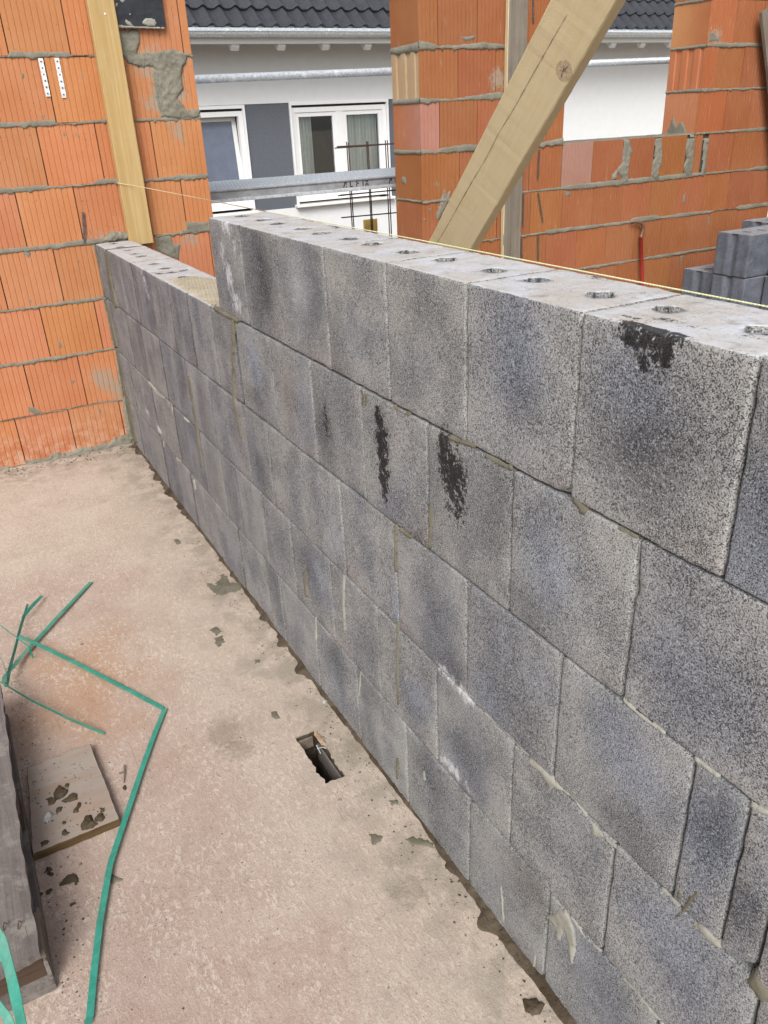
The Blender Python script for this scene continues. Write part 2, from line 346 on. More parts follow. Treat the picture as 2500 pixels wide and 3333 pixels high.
class G:
    """collects shapes into one mesh"""
    def __init__(s): s.v = []; s.f = []; s.mi = []
    def add(s, v, f, mi=0):
        b = len(s.v); s.v += [tuple(map(float, q)) for q in v]; s.f += [tuple(b+i for i in q) for q in f]; s.mi += [mi]*len(f); return s
    def box(s, x0, x1, y0, y1, z0, z1, mi=0, ch=0.0):
        if ch > 0:
            c = ch; v = []; 
            for z, i in ((z0, c), (z0+c, 0), (z1-c, 0), (z1, c)):
                a0, a1, b0, b1 = x0+i, x1-i, y0+i, y1-i
                v += [(a0+c, b0, z), (a1-c, b0, z), (a1, b0+c, z), (a1, b1-c, z), (a1-c, b1, z), (a0+c, b1, z), (a0, b1-c, z), (a0, b0+c, z)]
            f = [tuple(range(7, -1, -1)), tuple(range(24, 32))]
            for k in range(3):
                for i in range(8):
                    j = (i+1) % 8; f.append((k*8+i, k*8+j, k*8+8+j, k*8+8+i))
            return s.add(v, f, mi)
        v = [(x, y, z) for z in (z0, z1) for y in (y0, y1) for x in (x0, x1)]
        return s.add(v, [(0, 2, 3, 1), (4, 5, 7, 6), (0, 1, 5, 4), (2, 6, 7, 3), (0, 4, 6, 2), (1, 3, 7, 5)], mi)
    def tube(s, pts, r, n=10, mi=0, cap=True):
        pts = [np.array(p, float) for p in pts]; rings = []
        if not hasattr(r, '__len__'): r = [r]*len(pts)
        up = np.array([0, 0, 1.]); t0 = pts[1]-pts[0]
        if abs(t0[2]) > .9*np.linalg.norm(t0): up = np.array([1., 0, 0])
        for i, p in enumerate(pts):
            t = pts[min(i+1, len(pts)-1)]-pts[max(i-1, 0)]; t = t/np.linalg.norm(t)
            a = np.cross(t, up); a /= np.linalg.norm(a); b = np.cross(a, t); up = b
            rings += [p+r[i]*(math.cos(2*math.pi*k/n)*a+math.sin(2*math.pi*k/n)*b) for k in range(n)]
        f = [(i*n+k, i*n+(k+1) % n, (i+1)*n+(k+1) % n, (i+1)*n+k) for i in range(len(pts)-1) for k in range(n)]
        if cap: f += [tuple(range(n)), tuple(range(len(pts)*n-1, (len(pts)-1)*n-1, -1))]
        return s.add(rings, f, mi)
    def obox(s, o, ax, ay, az, L, W, H, mi=0, ch=.0, seg=1, wob=0., seed=0):
        """box from corner o along unit axes ax (length L), ay (W), az (H), cut in seg along ax"""
        o, ax, ay, az = [np.array(q, float) for q in (o, ax, ay, az)]
        v = []; c = ch
        for i in range(seg+1):
            t = L*i/seg; j = 0
            for (a, b) in ((c, 0), (W-c, 0), (W, c), (W, H-c), (W-c, H), (c, H), (0, H-c), (0, c)):
                p = o+ax*t+ay*a+az*b
                if wob:
                    k = (vn(p+j*.37, 9, seed)-.5)*wob+(vn(p+j*.17, 55, seed+3)-.5)*wob*.6
                    p = p+(ay*(a-W/2)/W+az*(b-H/2)/H)*k*2
                v.append(p); j += 1
        f = [tuple(range(7, -1, -1)), tuple(range(seg*8, seg*8+8))]
        for k in range(seg):
            for i in range(8):
                j = (i+1) % 8; f.append((k*8+i, k*8+j, k*8+8+j, k*8+8+i))
        return s.add(v, f, mi)
    def make(s, name, mats, parent=None, loc=None, smooth=False):
        return link(name, s.v, s.f, mats, parent, loc, smooth, mi=s.mi)

# ------------------------------------------------------------------ ground and floor slab
G().add([(-400, -400, -3), (400, -400, -3), (400, 400, -3), (-400, 400, -3)], [(0, 1, 2, 3)]).make('ground', M['sand'])
tag(bpy.data.objects['ground'], kind='structure')
# slab with the rectangular opening in it: a ring of points round the hole, then out to the slab's edge
hx0, hx1, hy0, hy1 = -.142, -.088, 2.152, 2.345
def ring_pts():
    pts, base = [], []
    cs = [(hx0, hy0), (hx1, hy0), (hx1, hy1), (hx0, hy1)]
    for i in range(4):
        a, b = cs[i], cs[(i+1) % 4]; n = 8 if i % 2 == 0 else 24
        for k in range(n):
            t = k/n; q = np.array([a[0]+(b[0]-a[0])*t, a[1]+(b[1]-a[1])*t, 0.])
            j = (vn(q, 120, 3)-.5)*.007+(vn(q, 40, 5)-.5)*.007; nrm = [(0, -1), (1, 0), (0, 1), (-1, 0)][i]
            pts.append((q[0]+nrm[0]*j, q[1]+nrm[1]*j)); base.append((q[0], q[1]))
    return pts, base
rp, rb = ring_pts(); n = len(rp)
sx0, sx1, sy0, sy1 = -6., 4.9, -3., 5.15
def outer(p):
    cx, cy = (hx0+hx1)/2, (hy0+hy1)/2; dx, dy = (p[0]-cx)/(hx1-hx0), (p[1]-cy)/(hy1-hy0)
    m_ = max(abs(dx), abs(dy)); ux, uy = dx/m_, dy/m_
    return (sx1 if ux > 0 else sx0) if abs(ux) > .999 else (cx+(ux)*((sx1-cx) if ux > 0 else (cx-sx0))), (sy1 if uy > 0 else sy0) if abs(uy) > .999 else (cy+uy*((sy1-cy) if uy > 0 else (cy-sy0)))
g = G(); vv = [(x, y, 0.) for x, y in rp] + [(*outer(p), 0.) for p in rb] + [(x, y, -.006) for x, y in rp] + [(x, y, -.55) for x, y in rp] + [(*outer(p), -.25) for p in rb]
ff = []
for i in range(n):
    j = (i+1) % n
    ff += [(i, j, n+j, n+i)[::-1], (i, 2*n+i, 2*n+j, j)[::-1], (2*n+i, 3*n+i, 3*n+j, 2*n+j)[::-1], (n+i, n+j, 4*n+j, 4*n+i)[::-1]]
ff.append(tuple(3*n+i for i in range(n)))
g.add(vv, ff)
for i in range(n): g.mi[4*i+2] = 1  # dark shaft faces stand in for the shade inside the opening
g.mi[-1] = 1
fl = g.make('floor', [M['floor'], M['dirt']]); tag(fl, kind='structure')

# ------------------------------------------------------------------ rough blocks
def grid_lines(L, cell, r):
    n = max(1, int(round((L-2*r)/cell)))
    a = [0, r*.35] + list(np.linspace(r, L-r, n+1)) + [L-r*.35, L]
    return np.array(a)
def block_arrays(x0, x1, y0, y1, z0, z1, cell=.013, r=.005, seed=0, holes=(), rough=.0011, chips=()):
    gx, gy, gz = grid_lines(x1-x0, cell, r), grid_lines(y1-y0, cell, r), grid_lines(z1-z0, cell, r)
    nx, ny, nz = len(gx), len(gy), len(gz)
    idx = -np.ones((nx, ny, nz), int)
    I, J, K = np.meshgrid(range(nx), range(ny), range(nz), indexing='ij')
    bd = (I == 0) | (I == nx-1) | (J == 0) | (J == ny-1) | (K == 0) | (K == nz-1)
    idx[bd] = np.arange(bd.sum())
    Pt = np.stack([gx[I[bd]]+x0, gy[J[bd]]+y0, gz[K[bd]]+z0], 1)
    f = []
    def quad(A, flip):
        a, b, c, d = A[:-1, :-1].ravel(), A[1:, :-1].ravel(), A[1:, 1:].ravel(), A[:-1, 1:].ravel()
        q = np.stack([a, b, c, d] if not flip else [a, d, c, b], 1); f.extend(map(tuple, q.tolist()))
    quad(idx[0], True); quad(idx[-1], False); quad(idx[:, 0], False); quad(idx[:, -1], True); quad(idx[:, :, 0], True); quad(idx[:, :, -1], False)
    c = np.array([(x0+x1)/2, (y0+y1)/2, (z0+z1)/2]); h = np.array([(x1-x0)/2, (y1-y0)/2, (z1-z0)/2])
    q = Pt-c
    rr = r*(.45+.9*fbm(Pt, 45, seed, 2))+.010*np.maximum(0, vn(Pt, 28, seed+5)-.72)
    for (cx_, cy_, cz_, cr, amt) in chips:
        rr = rr+amt*np.exp(-np.sum((Pt-np.array([cx_, cy_, cz_]))**2, 1)/cr**2)
    inner = np.clip(q, -(h-rr[:, None]), h-rr[:, None]); d = q-inner; L = np.linalg.norm(d, axis=1)
    nrm = d/np.maximum(L, 1e-9)[:, None]
    out = inner+nrm*np.minimum(rr, L+1e-9)[:, None]
    out = np.where((L > 1e-7)[:, None], out, q)
    W = c+out
    W = W+nrm*((fbm(Pt, 60, seed+9, 2)-.5)*2*rough)[:, None]
    for (hx, hy, hr) in holes:
        topm = np.abs(Pt[:, 2]-z1) < 1e-6
        dv = W[:, :2]-np.array([hx, hy]); dd = np.linalg.norm(dv, axis=1)*(1+.10*(vn(Pt, 150, seed)-.5))
        inside = topm & (dd < hr); near = topm & (dd >= hr) & (dd < hr+.0045)
        W[inside, 2] -= .05+.01*vn(W[inside], 90, seed)
        W[near, :2] = np.array([hx, hy])+dv[near]/dd[near][:, None]*hr
    return W, f, Pt
WARM, BLUE, DARK, LIGHT, PINK = [np.array(q) for q in ((.268, .266, .256), (.215, .225, .250), (.095, .098, .110), (.37, .368, .355), (.28, .245, .228))]
TONES = []
def tone(px, py, ry, rz, col, amt):     # soft stains seen on single blocks
    p = P(px*1.507, py*1.507, 0, 0); TONES.append((p[1], p[2], ry, rz, np.array(col), amt))
BK, BL, BR_, LT = (.055, .057, .064), (.215, .242, .298), (.17, .145, .125), (.40, .40, .40)
for a in ((565, 600, .075, .13, BK, 1.0), (1390, 860, .07, .06, BL, .7), (1380, 980, .08, .07, BK, .8), (1480, 900, .05, .10, BK, .35), (1120, 780, .06, .10, BL, .75), (1130, 860, .05, .06, BK, .45),
          (545, 780, .06, .07, BL, .8), (550, 850, .07, .05, BK, .6), (720, 740, .05, .08, BK, .45), (765, 700, .04, .10, BL, .3), (620, 850, .03, .08, BR_, .8), (700, 930, .05, .08, BK, .7), (1200, 1260, .06, .07, BL, .7), (1150, 1330, .06, .05, BK, .4),
          (905, 1150, .05, .06, BK, .35), (1080, 1120, .05, .06, BK, .4), (860, 1330, .05, .08, BL, .5), (690, 1240, .06, .07, BL, .6), (660, 1200, .03, .06, BK, .4), (560, 1010, .06, .07, BK, .6), (730, 1160, .04, .06, BL, .4),
          (985, 1460, .05, .07, BK, .75), (1060, 1530, .05, .05, BL, .6), (900, 1500, .05, .07, BL, .5), (1100, 1560, .08, .07, BK, .35), (1350, 1640, .07, .07, BL, .65), (1330, 1760, .06, .05, BK, .5), (1180, 1490, .04, .05, BL, .4),
          (1530, 1800, .06, .09, BL, .8), (1555, 1760, .04, .10, BK, .6), (1600, 1950, .05, .06, BK, .6), (1420, 2000, .10, .06, BL, .5), (1150, 1930, .08, .05, BR_, .5), (590, 1240, .05, .08, BK, .7), (730, 1420, .05, .07, BK, .6), (800, 1500, .05, .06, BK, .4),
          (235, 620, .10, .12, (.10, .095, .12), .8), (345, 650, .05, .09, BK, .8), (300, 640, .04, .08, (.15, .13, .15), .6), (385, 680, .04, .08, BK, .6), (330, 760, .05, .08, (.12, .11, .13), .8), (395, 830, .05, .09, BK, .75), (330, 860, .04, .05, BK, .6), (440, 900, .05, .09, BR_, .7), (470, 960, .05, .05, BR_, .8),
          (1645, 1180, .10, .10, BL, .8), (1655, 1100, .08, .10, BK, .5), (1500, 1450, .10, .09, (.19, .20, .23), .8), (640, 620, .05, .10, LT, .4), (760, 620, .10, .10, (.33, .32, .29), .5), (900, 680, .11, .12, (.25, .245, .225), .7), (1560, 800, .08, .10, (.33, .32, .30), .5), (850, 960, .06, .08, (.33, .32, .30), .6), (1600, 1300, .1, .1, (.25, .245, .24), .6)): tone(*a)
def block_tint(W, y0, y1, z0, z1, seed):
    rs = random.Random(seed); u = (W[:, 1]-y0)/(y1-y0); v = (W[:, 2]-z0)/(z1-z0); n_ = len(W)
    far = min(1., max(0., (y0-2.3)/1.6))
    c = np.tile(WARM*rs.uniform(.90, 1.10), (n_, 1)); wob = (fbm(W, 7, seed, 3)-.5)
    def mixw(c, col, wgt): return c*(1-wgt[:, None])+col*wgt[:, None]
    u0, v0 = rs.uniform(.3, .7), rs.uniform(.2, .8)
    c = mixw(c, BLUE, np.clip(np.exp(-((u-u0+wob*.7)/.30)**2-((v-v0+wob)/.65)**2)*rs.uniform(.2, .95), 0, 1))
    u1, v1 = u0+rs.uniform(-.15, .15), rs.uniform(.15, .75)
    c = mixw(c, DARK, np.clip(np.exp(-((u-u1+wob*.8)/rs.uniform(.14, .3))**2-((v-v1+wob)/rs.uniform(.25, .6))**2)*rs.uniform(.05, .6), 0, 1))
    e = rs.choice((0, 1)); c = mixw(c, PINK, np.clip(np.exp(-((u-e)/.4)**2-((v-.02)/.16)**2)*rs.uniform(0, .8), 0, 1))
    c = mixw(c, LIGHT, np.clip(sst(.14, .0, u)*.35+sst(.90, 1., u)*.2, 0, 1)*rs.uniform(.1, .6))
    for (y_, z_, ry, rz, col, amt) in TONES:
        if y0-.001 <= y_ <= y1+.001: c = mixw(c, col, np.clip(amt*np.exp(-((W[:, 1]-y_+wob*.05)/ry)**2-((W[:, 2]-z_+wob*.05)/rz)**2), 0, 1)*(z0 < z_ < z1))
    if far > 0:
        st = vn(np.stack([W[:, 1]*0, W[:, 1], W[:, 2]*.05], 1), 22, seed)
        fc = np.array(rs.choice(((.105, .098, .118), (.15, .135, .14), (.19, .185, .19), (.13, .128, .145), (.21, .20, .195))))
        c = mixw(c, fc, np.clip((st*.8+.35)*far*.85, 0, 1)); c = mixw(c, np.array((.05, .048, .05)), np.clip(np.maximum(sst(.025, .0, u), sst(.975, 1., u))*.9*far, 0, 1))  # far block ends darkened: the joints' shadow line put into the tint
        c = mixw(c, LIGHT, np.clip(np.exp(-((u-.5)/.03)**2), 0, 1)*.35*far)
    return c
DARKM = []; WHITEM = []    # ellipses on the wall face: y, z, ry, rz, amount
def mark(lst, px, py, ry, rz, amt=1.):
    p = P(px, py, 0, 0); lst.append((p[1], p[2], ry, rz, amt))
for a in ((2085, 1075, .030, .016), (2110, 1110, .014, .030), (2140, 1085, .030, .010), (2165, 1120, .012, .028), (2060, 1085, .02, .012)): mark(DARKM, *a)
for a in ((1232, 1360, .012, .025), (1245, 1440, .022, .045), (1250, 1520, .020, .045), (1253, 1580, .012, .035)): mark(DARKM, *a)
for a in ((1446, 1470, .018, .035), (1465, 1535, .028, .045), (1480, 1600, .034, .055, .75), (1500, 1560, .02, .04, .7)): mark(DARKM, *a)
for a in ((1060, 1370, .015, .045, .6), (1075, 1410, .012, .03, .5)): mark(DARKM, *a)
for a in ((2370, 2990, .03, .03, .22), (2495, 1700, .02, .06, .25)): mark(DARKM, *a)
for a in ((735, 740, .05, .022, .9), (725, 830, .03, .05, .75), (745, 900, .035, .05, .9), (770, 985, .05, .035, .9), (760, 800, .03, .05, .6)): mark(WHITEM, *a)
for a in ((465, 900, .04, .07, .7), (480, 950, .05, .06, .6), (520, 1400, .05, .022, 1.), (480, 1340, .05, .02, .8), (465, 1270, .04, .05, .5)): mark(WHITEM, *a)
for a in ((1450, 2190, .05, .018, .85), (1510, 2260, .04, .022, .9), (1470, 2500, .05, .02, .95), (1520, 2560, .05, .015, .7), (1440, 2470, .02, .02, .8)): mark(WHITEM, *a)
for a in ((2090, 1130, .05, .05, .45), (2320, 2540, .05, .06, .35), (2260, 3000, .05, .04, .4), (975, 1060, .04, .07, .35), (1540, 1130, .03, .10, .35)): mark(WHITEM, *a)
def marks(W, top=0.):
    o = np.zeros((len(W), 3)); o[:, 2] = top; front = W[:, 0] < .012
    if top > 0:
        up_ = W[:, 2] > 1.24
        for (px_, py_, rx, ry, am) in ((1940, 900, .012, .035, .75), (2190, 1040, .010, .05, .7), (2060, 1030, .008, .03, .6), (1010, 715, .012, .05, .8), (1090, 735, .012, .05, .7), (940, 700, .01, .03, .6), (1600, 870, .006, .03, .5), (2450, 1090, .01, .03, .5)):
            q = P(px_, py_, 2, 1.25); o[:, 0] = np.maximum(o[:, 0], up_*am*np.exp(-((W[:, 0]-q[0])/rx)**2-((W[:, 1]-q[1])/ry)**2))
    for k, lst in ((0, DARKM), (1, WHITEM)):
        a = np.zeros(len(W))
        for (y, z, ry, rz, amt) in lst:
            a = np.maximum(a, amt*(1.15 if k == 0 else 1)*np.exp(-(((W[:, 1]-y)/ry)**2+((W[:, 2]-z)/rz)**2)*(.55 if k == 0 else .8)))
        o[:, k] = np.maximum(o[:, k], a*front)
    return o
WALL = thing('block_wall', (0.0, 2.6, 0.0), 'half built grey pumice block wall, waist high, stepping up in the middle, on the concrete floor', 'wall')
TH = .17
COURSES = [
    [4.80, 4.589, 4.34, 4.119, 3.90, 3.68, 3.37, 3.12, 2.86, 2.74, 2.49, 2.236, 1.987, 1.736, 1.49, 1.24, .99, .74, .5],
    [4.81, 4.557, 4.127, 3.779, 3.435, 3.20, 3.051, 2.815, 2.60, 2.35, 2.10, 1.854, 1.605, 1.36, 1.11, .86, .61, .5],
    [4.825, 4.69, 4.40, 4.138, 3.833, 3.485, 3.215, 2.881, 2.70, 2.47, 2.25, 2.001, 1.747, 1.501, 1.253, 1.172, 1.122, .87, .62, .5],
    [4.835, 4.60, 4.11, 3.81, 3.557, 3.327, 3.081, 2.885, 2.605, 2.363, 2.119, 1.87, 1.63, 1.379, 1.13, .88, .63, .5],
    [2.99, 2.74, 2.50, 2.249, 1.997, 1.753, 1.506, 1.259, 1.01, .76, .5]]
HOLE_Y5 = [2.937, 2.797, 2.69, 2.543, 2.435, 2.308, 2.206, 2.07, 1.949, 1.807, 1.702, 1.567, 1.455, 1.325, 1.20, 1.07, .95, .82, .7, .58]
HOLE_Y4 = [4.782, 4.625, 4.488, 4.349, 4.255, 4.121, 4.006, 3.869, 3.757, 3.631, 3.521, 3.387, 3.291, 3.15, 3.05]
sid = 0
for ci, seams in enumerate(COURSES):
    for a, b in zip(seams[:-1], seams[1:]):
        sid += 1; rs = random.Random(sid*13)
        z0 = ci*.25+.0024; z1 = ci*.25+.2482
        gy = .0021
        y1 = a-gy; y0 = b+gy
        if ci == 3 and abs(a-4.60) < .01: y1 = 4.578
        if ci == 3 and abs(a-2.885) < .01: y1 = 2.868
        is_top = ci == 4 or (ci == 3 and b > 2.8)
        hs_ = []
        if is_top:
            hs_ = [((.087 if ci == 4 else .077)+rs.uniform(-.003, .003), hy, .0178) for hy in (HOLE_Y5 if ci == 4 else HOLE_Y4) if y0+.018 < hy < y1-.018]
            if ci == 3: hs_ += [q for q in ((.116, 3.769, .014), (.031, 3.762, .014)) if y0+.018 < q[1] < y1-.018]
        dx = rs.uniform(-.0014, .0014)+(-.004 if ci == 2 and b == 1.122 else 0)
        chips = []
        if ci == 4 and abs(a-1.506) < .01: chips = [(0, 1.39, 1.249, .03, .010), (0, 1.43, 1.249, .02, .008)]
        if ci == 4 and abs(b-1.506) < .01: chips = [(0, 1.508, 1.001, .02, .014)]
        if ci == 3 and abs(b-1.13) < .01: chips = [(0, 1.25, .98, .02, .004)]
        if ci == 2 and b == 1.122: chips = [(0, 1.124, .502, .022, .022)]
        if ci == 3 and abs(a-1.379) < .01: chips = [(0, 1.379, .93, .012, .014)]
        W, f, P0 = block_arrays(dx, TH+dx*.5, y0, y1, z0, z1, .0065 if is_top and ci == 4 and a < 2.6 else (.009 if is_top else .0135), .0042 if b < 2.6 else .0055, sid, hs_, chips=chips)

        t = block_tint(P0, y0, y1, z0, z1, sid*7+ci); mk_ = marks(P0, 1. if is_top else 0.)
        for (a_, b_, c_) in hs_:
            q_ = (np.hypot(P0[:, 0]-a_, P0[:, 1]-b_) < c_+.001) & (P0[:, 2] > z1-1e-6); t[q_] = (.05, .048, .045); mk_[q_, 2] = 0; mk_[q_, 0] = .2  # open-pored hole insides tinted near black, their shade put into the colour
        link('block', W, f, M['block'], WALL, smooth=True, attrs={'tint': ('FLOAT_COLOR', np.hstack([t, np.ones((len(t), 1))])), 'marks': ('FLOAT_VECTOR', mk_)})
# the mortar between and behind the blocks
g = G(); g.box(.020, TH-.012, .51, 4.83, .0, .98).box(.020, TH-.012, .51, 2.965, .98, 1.19)
g.make('joint_mortar', M['joint'], WALL)

# ------------------------------------------------------------------ lumpy patches of mortar, dirt and stone (height field inside an outline)
def patch_arrays(pts, u, v, nrm, t=.004, cell=.006, edge=.012, jag=.006, seed=0, lump=.5):
    """pts: 3-D outline on a flat surface; u, v in-plane axes; nrm outwards"""
    pts = np.array(pts, float); o = pts.mean(0); u, v, nrm = [np.array(q, float) for q in (u, v, nrm)]
    Q = np.stack([(pts-o)@u, (pts-o)@v], 1); lo, hi = Q.min(0)-jag*1.5, Q.max(0)+jag*1.5
    nu, nv = max(3, int((hi[0]-lo[0])/cell)+1), max(3, int((hi[1]-lo[1])/cell)+1)
    U, V = np.meshgrid(np.linspace(lo[0], hi[0], nu), np.linspace(lo[1], hi[1], nv), indexing='ij')
    X = np.stack([U.ravel(), V.ravel()], 1); ins = np.zeros(len(X), bool); dm = np.full(len(X), 1e9)
    for i in range(len(Q)):
        a, b = Q[i], Q[(i+1) % len(Q)]; ab = b-a
        tt = np.clip(((X-a)@ab)/max(ab@ab, 1e-12), 0, 1); dm = np.minimum(dm, np.linalg.norm(X-(a+tt[:, None]*ab), axis=1))
        cnd = (a[1] > X[:, 1]) != (b[1] > X[:, 1]); den = (b[1]-a[1]) if abs(b[1]-a[1]) > 1e-12 else 1e-12
        ins ^= cnd & (X[:, 0] < (b[0]-a[0])*(X[:, 1]-a[1])/den+a[0])
    sd_ = np.where(ins, dm, -dm)
    P3 = o+X[:, :1]*u+X[:, 1:]*v
    sd_ = sd_+(fbm(P3, .8/jag if jag > 0 else 1, seed, 3)-.5)*2*jag
    h = np.clip(sd_/edge, -1, 1); h = np.where(h > 0, np.sqrt(np.clip(h, 0, 1)), h*1.5)
    h = h*t*(1-lump+lump*2*fbm(P3, 60, seed+4, 3))
    h = np.where(sd_ < 0, sd_*1.0-.0004, h)
    W = P3+nrm*h[:, None]; keep = sd_ > -cell*1.9
    idm = np.arange(nu*nv).reshape(nu, nv); a, b, c, d = idm[:-1, :-1].ravel(), idm[1:, :-1].ravel(), idm[1:, 1:].ravel(), idm[:-1, 1:].ravel()
    ok = (sd_[a] > 0) | (sd_[b] > 0) | (sd_[c] > 0) | (sd_[d] > 0)
    if np.dot(np.cross(u, v), nrm) < 0: a, b, c, d = a, d, c, b
    q = np.stack([a, b, c, d], 1)[ok]; used = np.unique(q); re = -np.ones(nu*nv, int); re[used] = np.arange(len(used))
    return W[used], [tuple(r_) for r_ in re[q].tolist()]
AX = {'wall': ((0, 1, 0), (0, 0, 1), (-1, 0, 0)), 'floor': ((1, 0, 0), (0, 1, 0), (0, 0, 1)), 'back': ((1, 0, 0), (0, 0, 1), (0, -1, 0)), 'jamb': ((0, 1, 0), (0, 0, 1), (-1, 0, 0))}
class PG(G):
    def patch(s, kind, pts, **k):
        V_, F_ = patch_arrays(pts, *AX[kind], **k)
        if len(F_): s.add(V_.tolist(), F_)
        return s
def stroke(px, wd):
    """outline of a stroke of half width wd (pixels of the measured photo) along a pixel path"""
    L, Rr = [], []
    for i, p in enumerate(px):
        a = np.array(px[max(i-1, 0)], float); b = np.array(px[min(i+1, len(px)-1)], float); t = (b-a)/np.linalg.norm(b-a); nn = np.array([-t[1], t[0]])
        w_ = wd[i] if hasattr(wd, '__len__') else wd
        L.append(np.array(p)+nn*w_); Rr.append(np.array(p)-nn*w_)
    return L+Rr[::-1]
def onw(px): return [P(x, y, 0, 0) for x, y in px]
def onb(px): return [P(x, y, 1, D) for x, y in px]
def onf(px, z=0): return [P(x, y, 2, z) for x, y in px]
def T(x0, y0, s): return lambda pts: [(x0+x*s, y0+y*s) for x, y in pts]
t7 = T(900, 1600, .9644); t8 = T(1200, 2300, .7836); t4 = T(1000, 700, .9042); t3 = T(0, 700, .6631); tc = T(250, 1200, .3315); th = T(250, 650, .3617)
# squeezed pale mortar on the block wall
g = PG()
for q, jg in (([(665, 212), (700, 235), (740, 270), (785, 320), (820, 350), (800, 352), (770, 335), (755, 360), (745, 320), (715, 275), (680, 250)], .003),
          ([(925, 478), (960, 510), (1000, 555), (1020, 575), (985, 545), (935, 540)], .003),
          ([(735, 872), (760, 868), (790, 840), (815, 845), (835, 880), (855, 930), (862, 990), (850, 1070), (838, 1065), (832, 990), (812, 920), (808, 940), (795, 970), (782, 965), (775, 915), (760, 890)], .003),
          ([(1345, 895), (1400, 910), (1470, 985), (1462, 1010), (1420, 975), (1350, 905)], .004)):
    g.patch('wall', onw(t8(q)), t=.003, cell=.003, edge=.006, jag=jg, seed=len(q))
for q, wd in (([(1355, 215), (1400, 250), (1450, 290)], 7), ([(1585, 400), (1620, 425), (1659, 450)], 10), ([(1050, 1120), (1120, 1190), (1200, 1300)], 3.5), ([(840, 870), (900, 960), (960, 1015)], 2.5),
              ([(790, 330), (860, 390), (900, 450), (1000, 560), (1130, 690), (1250, 790), (1300, 850)], 2.5),
              ([(550, 745), (556, 820), (560, 895)], 4), ([(232, 265), (232, 305)], 5), ([(692, 1030), (684, 1090)], 5)):
    g.patch('wall', onw(t8(stroke(q, wd))), t=.0025, cell=.003, edge=.005, jag=.003, seed=wd*3)
for q, wd in (([(1170, 703), (1230, 760), (1310, 815)], 4), ([(227, 285), (226, 380), (230, 470)], 3.5), ([(132, 425), (133, 500)], 3), ([(285, 610), (278, 690)], 3), ([(500, 940), (501, 975)], 4),
              ([(700, 745), (780, 815), (850, 890)], 3)):
    g.patch('wall', onw(t7(stroke(q, wd))), t=.0022, cell=.003, edge=.005, jag=.002, seed=wd)
for q, wd in (([(700, 130), (760, 200), (800, 250), (860, 290)], 8), ([(1050, 480), (1100, 530)], 6), ([(1150, 1090), (1165, 1190)], 8), ([(935, 370), (945, 440)], 6), ([(980, 880), (1015, 910)], 8), ([(850, 700), (855, 770)], 4)):
    g.patch('wall', onw(tc(stroke(q, wd))), t=.003, cell=.004, edge=.006, jag=.004, seed=int(wd))
g.make('pale_mortar_squeeze', M['mortar_light'], WALL, smooth=True)
# darker mortar filling open vertical joints and blobs at bed joints
g = PG()
for fn, q, wd in ((t7, [(405, 110), (404, 190), (403, 270)], 5), (t7, [(410, 440), (410, 600), (412, 720)], 4), (t7, [(408, 900), (408, 970)], 3), (t4, [(447, 1035), (445, 1120), (441, 1200)], 6),
                  (t3, [(1143, 512), (1145, 640), (1146, 780), (1150, 905), (1170, 1000), (1187, 1095)], 6), (t3, [(925, 790), (950, 930), (965, 1040), (978, 1130), (990, 1240)], 4.5),
                  (t3, [(520, 180), (535, 280), (552, 370), (572, 455)], 7), (t3, [(460, 145), (488, 280), (512, 400)], 5), (t3, [(520, 420), (545, 530), (572, 650)], 8), (t3, [(575, 655), (600, 790), (625, 900)], 6), (t3, [(625, 900), (645, 1010), (668, 1120)], 10),
                  (t4, [(312, 690), (345, 712), (372, 722)], 5), (t4, [(195, 625), (205, 650), (200, 690)], 5), (t4, [(215, 640), (212, 690)], 5), (t4, [(510, 800), (545, 815), (600, 832)], 6), (t4, [(640, 865), (680, 890), (740, 915)], 5), (t4, [(960, 1020), (985, 1050), (1000, 1075)], 11),
                  (t4, [(1120, 1130), (1190, 1160)], 5), (t3, [(1050, 450), (1090, 480), (1150, 510), (1170, 525)], 10), (t7, [(95, 270), (98, 320), (104, 355)], 5), (t7, [(415, 125), (455, 155)], 6),
                  (t8, [(1375, 770), (1340, 800), (1305, 850), (1270, 885)], [9, 13, 7, 4]), (t8, [(1285, 770), (1300, 800)], 9), (t8, [(122, 215), (120, 280)], 4),
                  (t8, [(1590, 1115), (1620, 1165), (1659, 1215)], 26)):
    g.patch('wall', onw(fn(stroke(q, wd))), t=.004, cell=.0035, edge=.006, jag=.0025, seed=len(q)*5)
g.make('joint_mortar_drip', M['mortar_wet'], WALL, smooth=True)
# combed thin bed mortar waiting for the next block
W_, F_ = patch_arrays([(.010, 2.995, 1), (.012, 3.30, 1), (.02, 3.60, 1), (.055, 3.585, 1), (.10, 3.59, 1), (.147, 3.48, 1), (.150, 3.2, 1), (.152, 2.995, 1)], *AX['floor'], t=.004, cell=.004, edge=.01, jag=.006, seed=4)
W_ = np.array(W_); W_[:, 2] += np.where(W_[:, 2] > .999, .0035*np.sin((W_[:, 0]*.9+W_[:, 1]*.12)*2*math.pi/.011), 0)-.0005
link('thin_bed_mortar', W_, F_, M['mortar_thin'], WALL, smooth=True)

